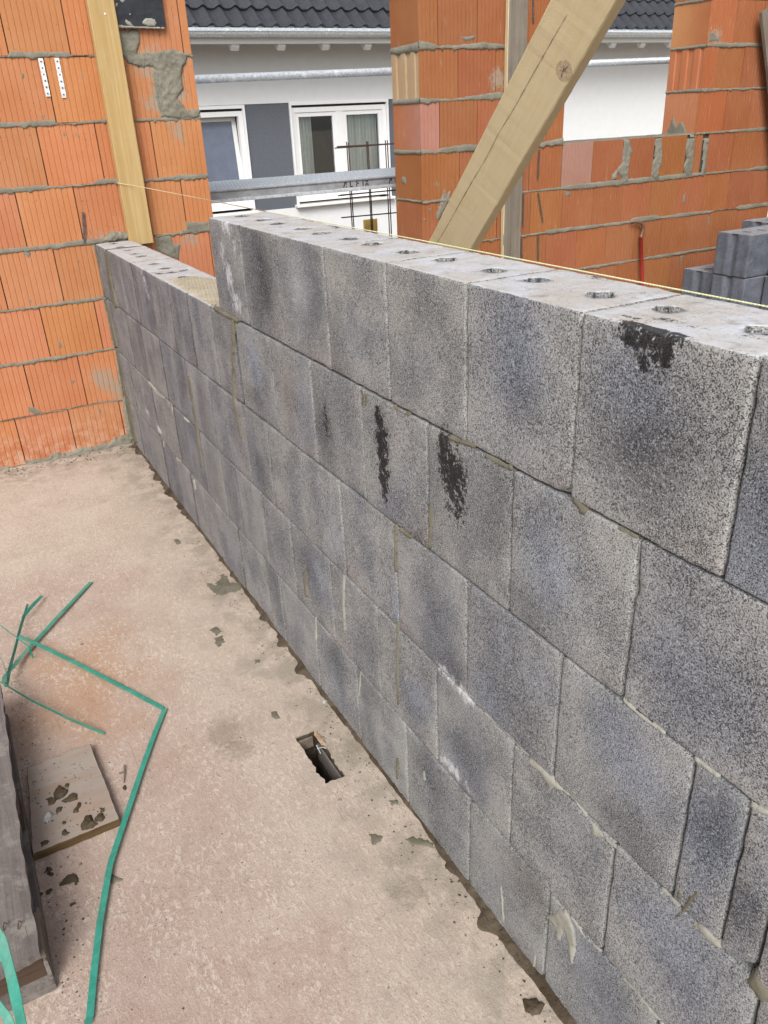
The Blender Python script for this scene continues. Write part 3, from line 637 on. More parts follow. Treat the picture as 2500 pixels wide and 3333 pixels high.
# ------------------------------------------------------------------ brick walls
def brick_prism(x0, x1, z0, z1, yf, yb, step=.0248, gw=.003, gd=.0016, jl=False, jr=False, seed=0):
    """plan outline with grooves in the front (and in a free end), drawn upwards"""
    r_ = random.Random(seed); pl = []
    n_ = max(1, int(round((x1-x0)/step))); st = (x1-x0)/n_
    pl.append((x0+.001, yf+.0012)); pl.append((x0+.002, yf))
    for k in range(1, n_):
        c_ = x0+st*k; pl += [(c_-gw/2-.0008, yf), (c_-gw/4, yf+gd), (c_+gw/4, yf+gd), (c_+gw/2+.0008, yf)]
    pl.append((x1-.002, yf)); pl.append((x1-.001, yf+.0012))
    if jr: pl += [(x1, yf+.06)]
    pl += [(x1, yb), (x0, yb)]
    if jl:
        k_ = r_.choice((0, 1, 2))
        if k_ == 0:
            for (q, d_) in ((.25, 0), (.244, .008), (.20, .008), (.194, 0), (.15, 0), (.144, .008), (.10, .008), (.094, 0), (.05, 0), (.044, .006), (.02, .006), (.015, 0)): pl.append((x0+d_, yf+q))
        elif k_ == 1:
            for q in np.arange(.27, .02, -.024): pl += [(x0, yf+q+.002), (x0+.003, yf+q), (x0, yf+q-.002)]
    n_ = len(pl); v = [(a, b, z0) for a, b in pl]+[(a, b, z1) for a, b in pl]
    f = [(i, (i+1) % n_, n_+(i+1) % n_, n_+i) for i in range(n_)]+[tuple(range(n_-1, -1, -1)), tuple(range(n_, 2*n_))]
    return v, f
def brick_wall(root, rows, zb, xa, xb, hb, special=None, gap=.0012, gw=.005, gd=.0025, base=(.56, .215, .092), jl=(), jr=(), flip=None):
    """rows: list of seam lists; zb: bed heights; spans trimmed to [xa, xb]"""
    V, Fs, T_ = [], [], []
    for k, row in enumerate(rows):
        for (a, b) in row:
            s_ = int(abs(a)*1000+k*7777); r_ = random.Random(s_)
            z0, z1 = zb[k]+.004, zb[k+1]-.0035
            y_ = D+r_.uniform(-.0015, .0025)
            gp = .0002 if (a > 2.6 and k < 4) else gap
            if a > 2.6 and k < 4: y_ = D
            v, f = brick_prism(a+gp, b-gp, z0, z1, y_, D+.297, gw=gw, gd=gd, jl=(a in jl), jr=(b in jr), seed=s_)
            tl = r_.uniform(-.002, .002); v = [(x, y+tl*(z-z0)/.25, z) for x, y, z in v]
            c_ = np.array(base)*r_.uniform(.93, 1.07)*np.array([1, r_.uniform(.94, 1.06), r_.uniform(.9, 1.12)])
            js = None
            if special and (k, round(a, 2)) in special:
                q_ = special[(k, round(a, 2))]
                if isinstance(q_[0], tuple): js, q_ = q_
                c_ = np.array(q_) if q_ is not None else c_
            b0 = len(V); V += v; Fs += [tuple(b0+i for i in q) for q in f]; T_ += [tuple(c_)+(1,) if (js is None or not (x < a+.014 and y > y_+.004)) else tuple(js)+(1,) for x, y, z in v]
    return link('brickwork', V, Fs, M['brick'], root, attrs={'tint': ('FLOAT_COLOR', T_)})
def spans(lo, hi, seam, step=.2475):
    k0 = math.ceil((lo-seam)/step+.12); xs = [seam+step*k for k in range(k0, 200) if seam+step*k < hi-.03]
    xs = [lo]+xs+[hi]; return [(round(a, 4), round(b, 4)) for a, b in zip(xs[:-1], xs[1:])]
def bed(g_, x0, x1, z, ctrl, seed, yf=D, drip=.010, prot=.004):
    """one bed joint: ctrl = [(x, thickness, dz)], squeezed-out face with a ragged lower lip"""
    xs = np.arange(x0, x1+.004, .006); xs[-1] = x1; ctrl = sorted(ctrl)
    t_ = np.interp(xs, [c_[0] for c_ in ctrl], [c_[1] for c_ in ctrl]); dz = np.interp(xs, [c_[0] for c_ in ctrl], [c_[2] for c_ in ctrl])
    q = np.stack([xs, xs*0, xs*0+z*3], 1)
    n1, n2, n3 = fbm(q, 40, seed, 3), fbm(q, 45, seed+50, 3), vn(q, 70, seed+90)
    top = z+dz+t_*.5+(n1-.5)*.008; bot = z+dz-t_*.5-(n2-.5)*.009-drip*np.maximum(0, n3-.62)*2.6*(t_ > .008)
    pr = prot*(.3+1.2*fbm(q, 30, seed+7, 2)); rows = []
    for a, b in ((0, -.006), (.10, .6), (.35, 1.0), (.65, 1.1), (.9, .8), (1., -.006)):
        zz = top+(bot-top)*a; yy = xs*0+yf-(pr*b if b > 0 else b)-(.0012*(vn(np.stack([xs, xs*0+a, zz], 1), 120, seed)-.5) if b > 0 else 0)
        rows.append(np.stack([xs, yy, zz], 1))
    n_ = len(xs); V_ = np.concatenate(rows); F_ = [(r_*n_+i, (r_+1)*n_+i, (r_+1)*n_+i+1, r_*n_+i+1) for r_ in range(5) for i in range(n_-1)]
    g_.add(V_.tolist(), F_)

# left wall
XR = .590
W1 = thing('brick_wall', (-.4, D, 0), 'orange hollow brick wall behind the straps and the low end of the grey wall, left of the doorway', 'wall', None)
zb1 = [0.0, .24, .499, .747, 1.004, 1.252, 1.505, 1.762, 2.008, 2.258, 2.508]
seam1 = [-.034, -.183, -.055, -.187, -.045, -.147, -.058, -.191, -.07, -.18]
rows1 = [spans(-5.0, XR, s_) for s_ in seam1]
brick_wall(W1, rows1, zb1, -5, XR, 0, base=(.415, .174, .080), jr=(XR,))
G().box(-4.99, XR-.012, D+.012, D+.285, -.05, 2.5).make('wall_core', M['joint'], W1)
g = PG()
def cl(*a): return list(a)
bed(g, -5, XR, zb1[1], cl((-5, .008, 0), (-.6, .004, 0), (-.1, .004, 0), (-.03, .014, 0), (XR, .01, 0)), 1)
bed(g, -5, XR, zb1[2], cl((-5, .016, 0), (-.31, .016, 0), (-.30, .020, 0), (-.05, .012, 0), (XR, .01, 0)), 2)
bed(g, -5, XR, zb1[3], cl((-5, .010, 0), (-.44, .008, 0), (-.3, .014, 0), (-.12, .018, 0), (-.01, .022, 0), (XR, .014, 0)), 3)
bed(g, -5, XR, zb1[4], cl((-5, .024, 0), (-.45, .024, 0), (-.2, .022, 0), (-.02, .030, 0.004), (.15, .02, 0), (.27, .008, 0), (.40, .010, 0.0), (.47, .030, .006), (XR, .032, .008)), 4)
bed(g, -5, XR, zb1[5], cl((-5, .026, 0), (-.16, .026, 0), (-.14, .010, 0), (0.03, .006, 0), (.08, .026, .008), (.16, .026, .008), (.26, .008, 0), (.40, .02, 0), (.46, .024, .003), (XR, .020, 0)), 5)
bed(g, -5, XR, zb1[6], cl((-5, .018, .004), (-.2, .022, .004), (-.065, .028, .005), (-.055, .006, -.003), (.15, .016, .003), (.28, .010, 0), (.42, .016, 0), (XR, .030, .004)), 6)
bed(g, -5, XR, zb1[7], cl((-5, .006, 0), (-.195, .006, 0), (-.19, .026, .007), (.05, .022, .006), (.06, .005, 0), (.26, .006, 0), (.33, .014, 0), (.45, .010, 0), (XR, .008, 0)), 7)
bed(g, -5, XR, zb1[8], cl((-5, .012, 0), (XR, .012, 0)), 8); bed(g, -5, XR, zb1[9], cl((-5, .012, 0), (XR, .012, 0)), 9)
tr1 = T(0, 0, .42194)
def zig(fn, q): return onb(fn(q))
for q, k in (([(905, 230), (1065, 235), (1090, 290), (1060, 420), (1130, 420), (1320, 385), (1440, 425), (1445, 480), (1400, 540), (1410, 690), (1370, 760), (1440, 850), (1545, 850), (1545, 905), (1380, 920), (1290, 910), (1250, 860), (1240, 700), (1210, 560), (1160, 500), (1060, 510), (990, 480), (940, 440), (915, 380)], dict(t=.006, jag=.014, lump=.9)),
             ([(1175, 545), (1235, 530), (1260, 700), (1290, 900), (1240, 900), (1205, 760)], dict(t=.002, jag=.01)),
             ([(1365, 920), (1420, 920), (1425, 1050), (1440, 1150), (1395, 1080), (1380, 1000)], dict(t=.0015, jag=.010)),
             ([(160, 560), (185, 570), (185, 610), (170, 600)], dict(t=.0015, jag=.002)), ([(620, 535), (640, 560), (680, 660), (640, 590)], dict(t=.001, jag=.001)), ([(330, 885), (345, 885), (345, 920)], dict(t=.001, jag=.003)),
             ([(475, 1010), (500, 1020), (520, 1070), (485, 1045)], dict(t=.001, jag=.003)), ([(570, 1015), (610, 1050), (615, 1070), (580, 1040)], dict(t=.001, jag=.004)), ([(1265, 950), (1290, 960), (1300, 1020), (1275, 990)], dict(t=.001, jag=.003)), ([(1450, 980), (1475, 1010), (1480, 1050), (1455, 1020)], dict(t=.001, jag=.003))):
    g.patch('back', onb(tr1(q)), cell=.005, edge=.008, seed=len(q), **k)
for q, k in (([(235, 375), (260, 330), (330, 285), (400, 290), (490, 310), (490, 355), (400, 370), (300, 385)], dict(t=.012, jag=.006, lump=.9)),
             ([(705, 325), (845, 315), (870, 400), (930, 400), (920, 540), (880, 530), (760, 480), (715, 460)], dict(t=.004, jag=.004, lump=.8)),
             ([(985, 205), (1180, 200), (1175, 290), (1080, 300), (1030, 300), (985, 260)], dict(t=.004, jag=.004))):
    g.patch('back', onb(th(q)), cell=.005, edge=.008, seed=len(q)+3, **k)
for q in ([(155, 75+335), (145, 420), (160, 440)], [(285, 610), (305, 640), (300, 655), (285, 640)], [(30, 810), (50, 820), (40, 830)], [(350, 810), (368, 815), (360, 830)], [(485, 950), (500, 955), (498, 985), (488, 980)], [(130, 940), (160, 940), (200, 965), (215, 975), (170, 978), (140, 965)], [(5, 925), (15, 940), (28, 962), (12, 948)], [(380, 225), (390, 225), (385, 235)], [(375, 1015), (390, 1030), (385, 1040)], [(465, 905), (490, 900), (480, 918)], [(108, 140), (150, 190), (140, 215), (120, 190)], [(430, 60), (445, 80), (450, 100)]):
    g.patch('back', onb(t3(q)), cell=.0035, edge=.006, jag=.002, t=.0025, seed=len(q)+9)
# mortar climbing the inner corner behind the block wall's end
g.patch('back', onb(t3([(500, 405), (512, 405), (570, 640), (612, 895), (640, 905), (660, 1115), (640, 1120), (620, 1050), (600, 910), (560, 660), (540, 560)])), cell=.005, edge=.008, jag=.006, t=.006, seed=77)
g.patch('back', [(-.9, D, -.01), (-.5, D, .012), (-.3, D, .02), (-.12, D, .03), (-.02, D, .06), (.0, D, .0), (0, D, -.02), (-.9, D, -.03)], cell=.006, edge=.01, jag=.02, t=.012, seed=21)
g.make('bed_mortar', M['mortar'], W1, smooth=True)

# right wall with the window opening
W2 = thing('brick_wall', (3.2, D, 0), 'orange brick wall right of the doorway with an unglazed window opening above a parapet', 'wall', None)
zb2 = [0.0, .281, .532, .785, 1.034, 1.286, 1.538, 1.787, 2.038, 2.288, 2.538]
XL, XO0, XO1, XE = 1.797, 2.790, 3.908, 4.75
rows2 = []
for k, s_ in enumerate([2.05, 2.697-.124, 2.697, 2.687-.124, 2.05, 1.92, 2.041, 1.917, 2.04, 1.92]):
    if k < 5:
        if k == 4: rows2.append(spans(XL, XO0, 2.05)[:-1]+[(spans(XL, XO0, 2.05)[-1][0], XO0), (XO0, 3.032), (3.032, 3.280), (3.325, 3.545), (3.602, 3.833), (3.903, 3.982), (4.037, 4.28), (4.28, 4.53), (4.53, XE)])
        else: rows2.append(spans(XL, XE, s_))
    else:
        L_ = spans(XL, XO0, s_)
        Rr_ = {5: [(XO1, 4.157), (4.157, 4.40), (4.40, 4.65), (4.65, XE)], 6: [(XO1, 4.022), (4.022, 4.27), (4.27, 4.52), (4.52, XE)]}.get(k, [(XO1, 4.15), (4.15, 4.40), (4.40, 4.65), (4.65, XE)])
        rows2.append(L_+Rr_)
sp = {(6, 1.8): ((.36, .26, .16), None), (5, 1.8): ((.34, .125, .05), (.34, .16, .12)), (4, 2.79): (.29, .16, .12), (5, 2.67): (.30, .145, .105), (7, 3.91): ((.42, .20, .085), (.32, .115, .05)), (6, 3.91): ((.38, .14, .065), (.30, .10, .042)), (5, 3.91): ((.39, .16, .08), (.30, .10, .042))}  # window jamb faces lighter than their fronts: side light painted into the tint
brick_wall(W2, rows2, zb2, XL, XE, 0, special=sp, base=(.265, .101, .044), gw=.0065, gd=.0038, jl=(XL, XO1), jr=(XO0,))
g = G(); g.box(XL+.012, XO0-.012, D+.012, D+.285, -.05, 2.53); g.box(XO0-.012, XO1+.012, D+.012, D+.285, -.05, 1.272); g.box(XO1+.012, XE, D+.012, D+.285, -.05, 2.53)
g.make('wall_core', M['joint'], W2)
g = PG()
bed(g, XL, XE, zb2[1], cl((XL, .01, 0), (XE, .012, 0)), 11)
bed(g, XL, XE, zb2[2], cl((XL, .008, 0), (2.3, .008, 0), (2.9, .008, 0), (3.1, .022, 0), (3.5, .012, 0), (3.7, .024, 0), (4.1, .02, 0), (4.2, .018, 0), (XE, .01, 0)), 12)
bed(g, XL, XE, zb2[3], cl((XL, .006, 0), (2.48, .012, 0), (2.69, .012, 0), (2.70, .03, .003), (3.2, .022, 0), (3.39, .014, 0), (3.42, .042, .006), (3.62, .040, .006), (3.66, .014, 0), (3.9, .032, 0), (4.1, .02, 0), (4.2, .004, 0), (4.4, .004, 0), (4.43, .036, 0), (XE, .03, 0)), 13)
bed(g, XL, XE, zb2[4], cl((XL, .014, 0), (2.05, .018, 0), (2.5, .010, 0), (2.8, .018, 0), (2.85, .034, 0), (3.25, .038, 0), (3.9, .032, 0), (4.05, .014, 0), (4.5, .012, 0), (4.55, .03, 0), (XE, .03, 0)), 14)
bed(g, XL, XO0, zb2[5], cl((XL, .030, .006), (1.9, .012, -.002), (1.92, .028, .006), (2.1, .044, .010), (2.3, .03, 0), (2.62, .022, 0), (XO0, .042, .010)), 15)
bed(g, XO1, XE, zb2[5], cl((XO1, .012, 0), (4.1, .012, 0), (4.4, .022, 0), (XE, .03, 0)), 16)
bed(g, XL, XO0, zb2[6], cl((XL, .030, .004), (2.0, .010, 0), (2.05, .014, .002), (2.28, .04, .012), (XO0, .02, 0)), 17)
bed(g, XO1, XE, zb2[6], cl((XO1, .024, 0), (4.02, .022, 0), (4.1, .012, 0), (XE, .014, 0)), 18)
bed(g, XL, XO0, zb2[7], cl((XL, .05, .008), (1.86, .04, .006), (1.92, .012, 0), (2.1, .024, .002), (2.2, .036, .006), (2.35, .02, 0), (2.5, .026, .004), (XO0, .02, 0)), 19, drip=.02)
bed(g, XO1, XE, zb2[7], cl((XO1, .022, 0), (4.05, .03, .002), (XE, .02, 0)), 20)
# beds seen on the two -x facing jambs
def jamb_bed(x, z, t0, t1, seed):
    ys = np.arange(D-.002, D+.299, .006); q = np.stack([ys*0+x, ys, ys*0+z], 1)
    t_ = np.interp(ys, [D, D+.3], [t0, t1]); top = z+t_/2+(fbm(q, 40, seed, 3)-.5)*.008; bot = z-t_/2-(fbm(q, 45, seed+5, 3)-.5)*.012
    rows_ = []
    for a, b in ((0, -.006), (.15, 1), (.5, 1.3), (.85, 1), (1, -.006)):
        rows_.append(np.stack([ys*0+x-(.003*b*(.5+fbm(q, 35, seed+a, 2)) if b > 0 else b), ys, top+(bot-top)*a], 1))
    n_ = len(ys); V_ = np.concatenate(rows_); g.add(V_.tolist(), [(r_*n_+i, r_*n_+i+1, (r_+1)*n_+i+1, (r_+1)*n_+i) for r_ in range(4) for i in range(n_-1)])
for k, (a, b) in {4: (.014, .014), 5: (.022, .03), 6: (.03, .03), 7: (.05, .035), 8: (.02, .02)}.items(): jamb_bed(XL, zb2[k]+.003, a, b, 30+k)
for k, (a, b) in {5: (.012, .012), 6: (.024, .016), 7: (.022, .014), 8: (.02, .02)}.items(): jamb_bed(XO1, zb2[k], a, b, 40+k)
t6 = T(1800, 450, .42194); t5 = T(1800, 0, .42194); t4b = T(1250, 0, .3617); t7b = T(1250, 400, .3617)
for q, k in (([(550, 15), (590, 15), (605, 60), (612, 110), (598, 130), (585, 230), (575, 340), (535, 350), (530, 300), (500, 260), (485, 320), (455, 320), (460, 280), (510, 220), (535, 190)], dict(t=.006, jag=.005, lump=.8)),
             ([(795, 5), (840, 0), (845, 120), (840, 200), (820, 230), (812, 320), (785, 320), (755, 290), (765, 200), (790, 150)], dict(t=.006, jag=.005, lump=.8)),
             ([(1040, 5), (1095, 5), (1085, 130), (1070, 290), (1025, 290), (1010, 220), (1040, 150), (1020, 80)], dict(t=.006, jag=.005, lump=.8)),
             ([(1170, 0), (1205, 0), (1190, 120), (1175, 270), (1150, 275), (1160, 150)], dict(t=.006, jag=.004, lump=.8)),
             ([(1005, 440), (1025, 425), (1020, 500), (1000, 500)], dict(t=.003, jag=.004)), ([(405, 515), (425, 515), (415, 530)], dict(t=.002, jag=.002)), ([(1195, 610), (1210, 610), (1205, 680), (1198, 670)], dict(t=.002, jag=.002)),
             ([(95, 400), (135, 420), (120, 450), (100, 440)], dict(t=.003, jag=.005)), ([(985, 905), (1000, 905), (990, 990)], dict(t=.002, jag=.002)), ([(750, 1040), (765, 1040), (758, 1080)], dict(t=.002, jag=.002))):
    g.patch('back', onb(t6(q)), cell=.006, edge=.008, seed=len(q)+1, **k)
for fn, q, k in ((t4b, [(700, 335), (760, 330), (830, 315), (800, 350), (740, 365)], dict(t=.001, jag=.008)), (t7b, [(530, 640), (545, 600), (570, 660), (600, 600), (590, 680), (530, 800), (490, 880), (475, 850), (500, 760)], dict(t=.003, jag=.006)),
             (t7b, [(475, 530), (490, 545), (488, 590), (478, 570)], dict(t=.001, jag=.003)), (t7b, [(360, 860), (375, 870), (368, 895)], dict(t=.001, jag=.003)), (t7b, [(410, 770), (425, 780), (418, 805)], dict(t=.001, jag=.003)),
             (t5, [(1210, 250), (1240, 250), (1290, 310), (1200, 320)], dict(t=.001, jag=.008))):
    g.patch('back', onb(fn(q)), cell=.006, edge=.008, seed=len(q)+2, **k)
g.patch('jamb', [P(x, y, 0, XO1) for x, y in t5([(880, 1020), (900, 970), (930, 895), (950, 980), (990, 930), (1020, 990), (1030, 1035), (880, 1040)])], cell=.006, edge=.01, jag=.01, t=.003, seed=5)
g.patch('jamb', [P(x, y, 0, XL) for x, y in t7b([(165, 480), (190, 490), (200, 545), (175, 555), (150, 520)])], cell=.006, edge=.01, jag=.008, t=.002, seed=6)
# mortar skin on the parapet
V_, F_ = patch_arrays([(XO0+.01, D+.02, 1.283), (XO1, D+.02, 1.283), (XO1, D+.28, 1.283), (XO0+.01, D+.28, 1.283)], *AX['floor'], t=.004, cell=.012, edge=.02, jag=.02, seed=8); g.add(V_.tolist(), F_)
g.make('bed_mortar', M['mortar'], W2, smooth=True)

# side wall closing the far room (only its foot of shade and its corner are near the picture's edge)
W3 = thing('brick_wall', (XE+.15, 2.0, 0), 'orange brick side wall running forward from the far right corner, at the edge of the view', 'wall', None)
XW = 4.75
V, Fs, T_ = [], [], []
for k in range(10):
    y = D-.003-(k % 2)*.124; yl = [D-.003]+[y-.2475*(j+1) for j in range(19)]
    for a, b in zip(yl[:-1], yl[1:]):
        s_ = int(abs(a)*977+k*31); r_ = random.Random(s_); pr, f = brick_prism(-a+.0012, -b-.0012, zb1[k]+.004, zb1[k+1]-.004, 0, .29, seed=s_)
        v = [(XW+yy, -xx, zz) for xx, yy, zz in pr]; f = [tuple(reversed(q)) for q in f]
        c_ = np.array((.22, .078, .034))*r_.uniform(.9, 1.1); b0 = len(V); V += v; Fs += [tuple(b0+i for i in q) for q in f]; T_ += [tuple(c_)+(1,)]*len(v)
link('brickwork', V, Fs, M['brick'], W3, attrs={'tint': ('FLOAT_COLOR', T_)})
G().box(XW+.006, XW+.28, .0, D-.01, -.05, 2.5).make('bed_mortar', M['mortar'], W3)

# ------------------------------------------------------------------ wall ties hanging from the joints
def tie(path, w_, mat, label, group, holes=5, y=D):
    """thin perforated strip; path in world points on the wall face"""
    a, b = np.array(path[0]), np.array(path[-1]); o = thing('wall_tie', tuple(a), label, 'wall tie', group)
    d = b-a; L = np.linalg.norm(d); d /= L; s = np.cross(d, [0, -1, 0]); s /= np.linalg.norm(s)
    V_, F_ = [], []; nseg = holes*2+1
    for i in range(nseg+1):
        t = L*i/nseg; off = (.5+.5*math.sin(i*2.3+L*40))*.002+.001
        ww = w_*(.5 if i % 2 else .46)
        for sgn, yy in ((-1, 0), (1, 0), (1, .0012), (-1, .0012)): V_.append(a+d*t+s*ww*sgn+np.array([0, -off-.0035+yy, 0]))
    for i in range(nseg):
        for k in range(4): F_.append((i*4+k, i*4+(k+1) % 4, i*4+4+(k+1) % 4, i*4+4+k))
    F_ += [(3, 2, 1, 0), tuple(nseg*4+k for k in range(4))]
    link('strip', V_, F_, mat, o)
    if mat is M['tie_white']:
        for i in range(holes):
            c_ = a+d*L*(i+.5)/holes+np.array([0, -.0078, 0])
            G().tube([c_, c_+np.array([0, .0006, 0])], w_*.17, 8).make('punched_hole', M['letter'], o)
def tp(fn, a, b): return [P(*fn([a])[0], 1, D), P(*fn([b])[0], 1, D)]
tie(tp(tr1, (310, 450), (372, 745)), .020, M['tie_white'], 'bright zinc wall tie hanging over a brick joint, left one of the white pair', 'bright wall ties', 6)
tie(tp(tr1, (435, 447), (495, 755)), .020, M['tie_white'], 'bright zinc wall tie, right one of the white pair nearer the timber stud', 'bright wall ties', 6)
tie(tp(th, (55, 110), (72, 395)), .012, M['tie'], 'rusty brown perforated tie hanging above the mortar bed by the end of the grey wall', 'dark wall ties', 5)
tie(tp(t4b, (1338, -60), (1340, 205)), .012, M['tie'], 'dark tie high up between the vertical plank and the diagonal beam', 'dark wall ties')
tie(tp(t7b, (1393, 240), (1378, 510)), .012, M['tie'], 'dark tie in the parapet course just right of the diagonal beam', 'dark wall ties')
tie(tp(t7b, (1248, 638), (1246, 930)), .012, M['tie'], 'upright dark tie close beside the weathered plank, upper of the two there', 'dark wall ties')
tie(tp(t7b, (1383, 630), (1424, 890)), .012, M['tie'], 'slanting dark tie hanging askew from the bed joint right of the plank', 'dark wall ties')
tie(tp(t7b, (1233, 1032), (1236, 1215)), .012, M['tie'], 'lowest dark tie touching the weathered plank, just above the cord', 'dark wall ties')
tie(tp(t7b, (1382, 1013), (1382, 1240)), .012, M['tie'], 'lowest dark tie away from the plank, just above the cord', 'dark wall ties')

# ------------------------------------------------------------------ timbers
def timber(name, label, cat, x0, x1, y0, y1, z0, z1, mats, nails=(), ch=.003, seed=1, lean=0.):
    o = thing(name, ((x0+x1)/2, (y0+y1)/2, z0), label, cat)
    g_ = G(); g_.obox((x0, y0, z0), (0, 0, 1), (1, 0, 0), (0, 1, 0), z1-z0, x1-x0, y1-y0, ch=ch, seg=40, wob=.0015, seed=seed)
    ob = g_.make('plank', mats, o)
    me = ob.data
    if len(mats) > 1:
        for p in me.polygons:
            if abs(p.normal.x) > .6: p.material_index = 1
    for (nx, nz) in nails:
        G().tube([(nx, y0+.001, nz), (nx, y0-.002, nz)], .004, 10).make('nail_head', M['tie_white'], o)
    return o
timber('timber_stud', 'yellowish new pine stud standing upright against the left brick wall', 'timber', .155, .266, D-.050, D-.006, .98, 2.5, [M['pine']], nails=((.218, 1.913),), seed=3)
# the stud rests on the end of the block wall top (z about 1) behind it
timber('weathered_plank', 'grey stained upright plank fixed to the pier behind the diagonal beam', 'plank', 2.340, 2.470, D-.036, D-.006, .0, 2.5, [M['grey_plank'], M['pale_edge']], seed=5)
# black film covered board on the left wall
o = thing('film_board', (.37, D-.02, 1.866), 'black film covered board smeared with mortar, hanging at the top beside the pine stud', 'board')
G().obox((.270, D-.024, 1.866), (0, 0, 1), (1, 0, 0), (0, 1, 0), .5, .209, .018, ch=.002, seg=20, wob=.002).make('panel', M['film'], o)
g = PG()
for q in ([(1100, 175), (1120, 145), (1150, 140), (1190, 150), (1208, 185), (1190, 200), (1130, 195)], [(905, 20), (900, 60), (888, 40)], [(960, 150), (1010, 175), (1025, 205), (985, 190)], [(890, 190), (960, 200), (1080, 208), (1270, 212), (1270, 218), (890, 210)], [(930, 0), (960, 5), (950, 20)], [(1000, 100), (1010, 105), (1003, 115)]):
    V_, F_ = patch_arrays([P(x, y, 1, D-.026) for x, y in tr1(q)], *AX['back'], cell=.003, edge=.004, jag=.004, t=.002, seed=len(q))
    if len(F_): link('mortar_spot', V_, F_, M['mortar_light'], o, smooth=True)
# diagonal beam
pb, pt = PD(1396.5, 781.6, 3.42), PD(1790.7, 0, 2.42)
ax = pt-pb; ax /= np.linalg.norm(ax)
view = (pb+pt)/2-C; view /= np.linalg.norm(view)
e0 = np.cross(ax, view); e0 /= np.linalg.norm(e0)
if e0 @ R[0] < 0: e0 = -e0
e1 = np.cross(ax, e0); e1 = e1 if e1 @ view > 0 else -e1           # e1 points away from the camera
th_ = rad(24)
wd_ = e0*math.cos(th_)-e1*math.sin(th_); dp_ = e1*math.cos(th_)+e0*math.sin(th_)
BW = .187; BT = .075
start = pb-ax*((pb[2]-.0)/ax[2]); L = np.linalg.norm(pt-start)+1.0
# make sure the lower end stays on the floor in front of the wall
o = thing('diagonal_beam', tuple(start), 'thick rough sawn pine beam leaning diagonally above the grey wall in front of the brick pier', 'beam')
bk = o.location.copy()
zax = Vector(ax); xax = Vector(wd_); yax = zax.cross(xax).normalized()
mm = Matrix((xax, yax, zax)).transposed().to_euler()
o.rotation_euler = mm
sgn = 1 if Vector(dp_).dot(yax) > 0 else -1
# local frame: x across the face, z along the beam, y through the thickness
def L2(p): q = np.array(p)-start; return np.array([q@wd_, q@np.array(yax), q@ax])
kd = L2(pb+0); 
kp = PD(1837, 232, 2.55)
# knot centre on the front face: intersect sight line with the face plane
nf = np.cross(wd_, ax); dd = ray(1836, 232); kp = C+dd*((pb-C)@nf/(dd@nf)); lk = L2(kp)
M['beam_k'] = mat_wood('knotty_rough_pine', (.46, .372, .225), (.49, .405, .255), (.42, .335, .195), ring=7, bd=.0016, fuzz=1, knots=((lk[0], lk[1], lk[2], .030),))
g = G(); y0_ = 0 if sgn > 0 else -BT
g.obox((0, y0_, -.02), (0, 0, 1), (1, 0, 0), (0, 1, 0), L, BW, BT, ch=.004, seg=160, wob=.0022, seed=2)
me = bpy.data.meshes.new('squared_log'); me.from_pydata(g.v, [], g.f); me.materials.append(M['beam_k']); ob = bpy.data.objects.new('squared_log', me); COL.objects.link(ob); ob.parent = o
# drying crack along the face and star crack in the knot
fy = -.0022 if sgn > 0 else .0022
def crack(pts, wdt):
    V_, F_ = [], []
    for i, (x, z) in enumerate(pts):
        k = wdt*(.5+random.random()) if 0 < i < len(pts)-1 else wdt*.15
        V_ += [(x-k, fy, z), (x+k, fy, z)]
    for i in range(len(pts)-1): F_.append((2*i, 2*i+1, 2*i+3, 2*i+2))
    return V_, F_
def onface(px, py):
    dd = ray(px, py); q = L2(C+dd*((pb-C)@nf/(dd@nf))); return q[0], q[2]
gk = G()
c0, c1 = onface(1427, 783), onface(1850, 43)
pts = [(c0[0]+(c1[0]-c0[0])*t+(vn(np.array([[t, 0, 0]]), 9, 3)[0]-.5)*.006, c0[1]+(c1[1]-c0[1])*t) for t in np.linspace(-.05, 1.0, 60)]
gk.add(*crack(pts, .0007))
for a, b in (((1818, 228), (1856, 235)), ((1832, 232), (1826, 260)), ((1835, 230), (1853, 210)), ((1835, 232), (1838, 210))):
    gk.add(*crack([onface(a[0]+(b[0]-a[0])*t, a[1]+(b[1]-a[1])*t) for t in (0, .3, .6, 1)], .0010))
me = bpy.data.meshes.new('drying_crack'); me.from_pydata(gk.v, [], gk.f); me.materials.append(M['letter']); ob = bpy.data.objects.new('drying_crack', me); COL.objects.link(ob); ob.parent = o
# leaning plank at the far right
o = thing('leaning_plank', (4.50, 4.72, 0), 'weathered plank leaning in the corner at the far right edge of the brick wall', 'plank')
a = P(2470, 42, 1, 4.80); b = P(2505, 360, 1, 4.78); d = (b-a)/np.linalg.norm(b-a); Lk = (a[2])/(-d[2])
g = G(); sx = np.cross(d, [0, 1, 0]); sx /= np.linalg.norm(sx); sx = sx if sx[0] > 0 else -sx
g.obox(a, d, sx, np.cross(d, sx) if np.cross(d, sx)[1] < 0 else -np.cross(d, sx), Lk, .10, .024, ch=.002, seg=30, wob=.002).make('board', M['grey_plank'], o)

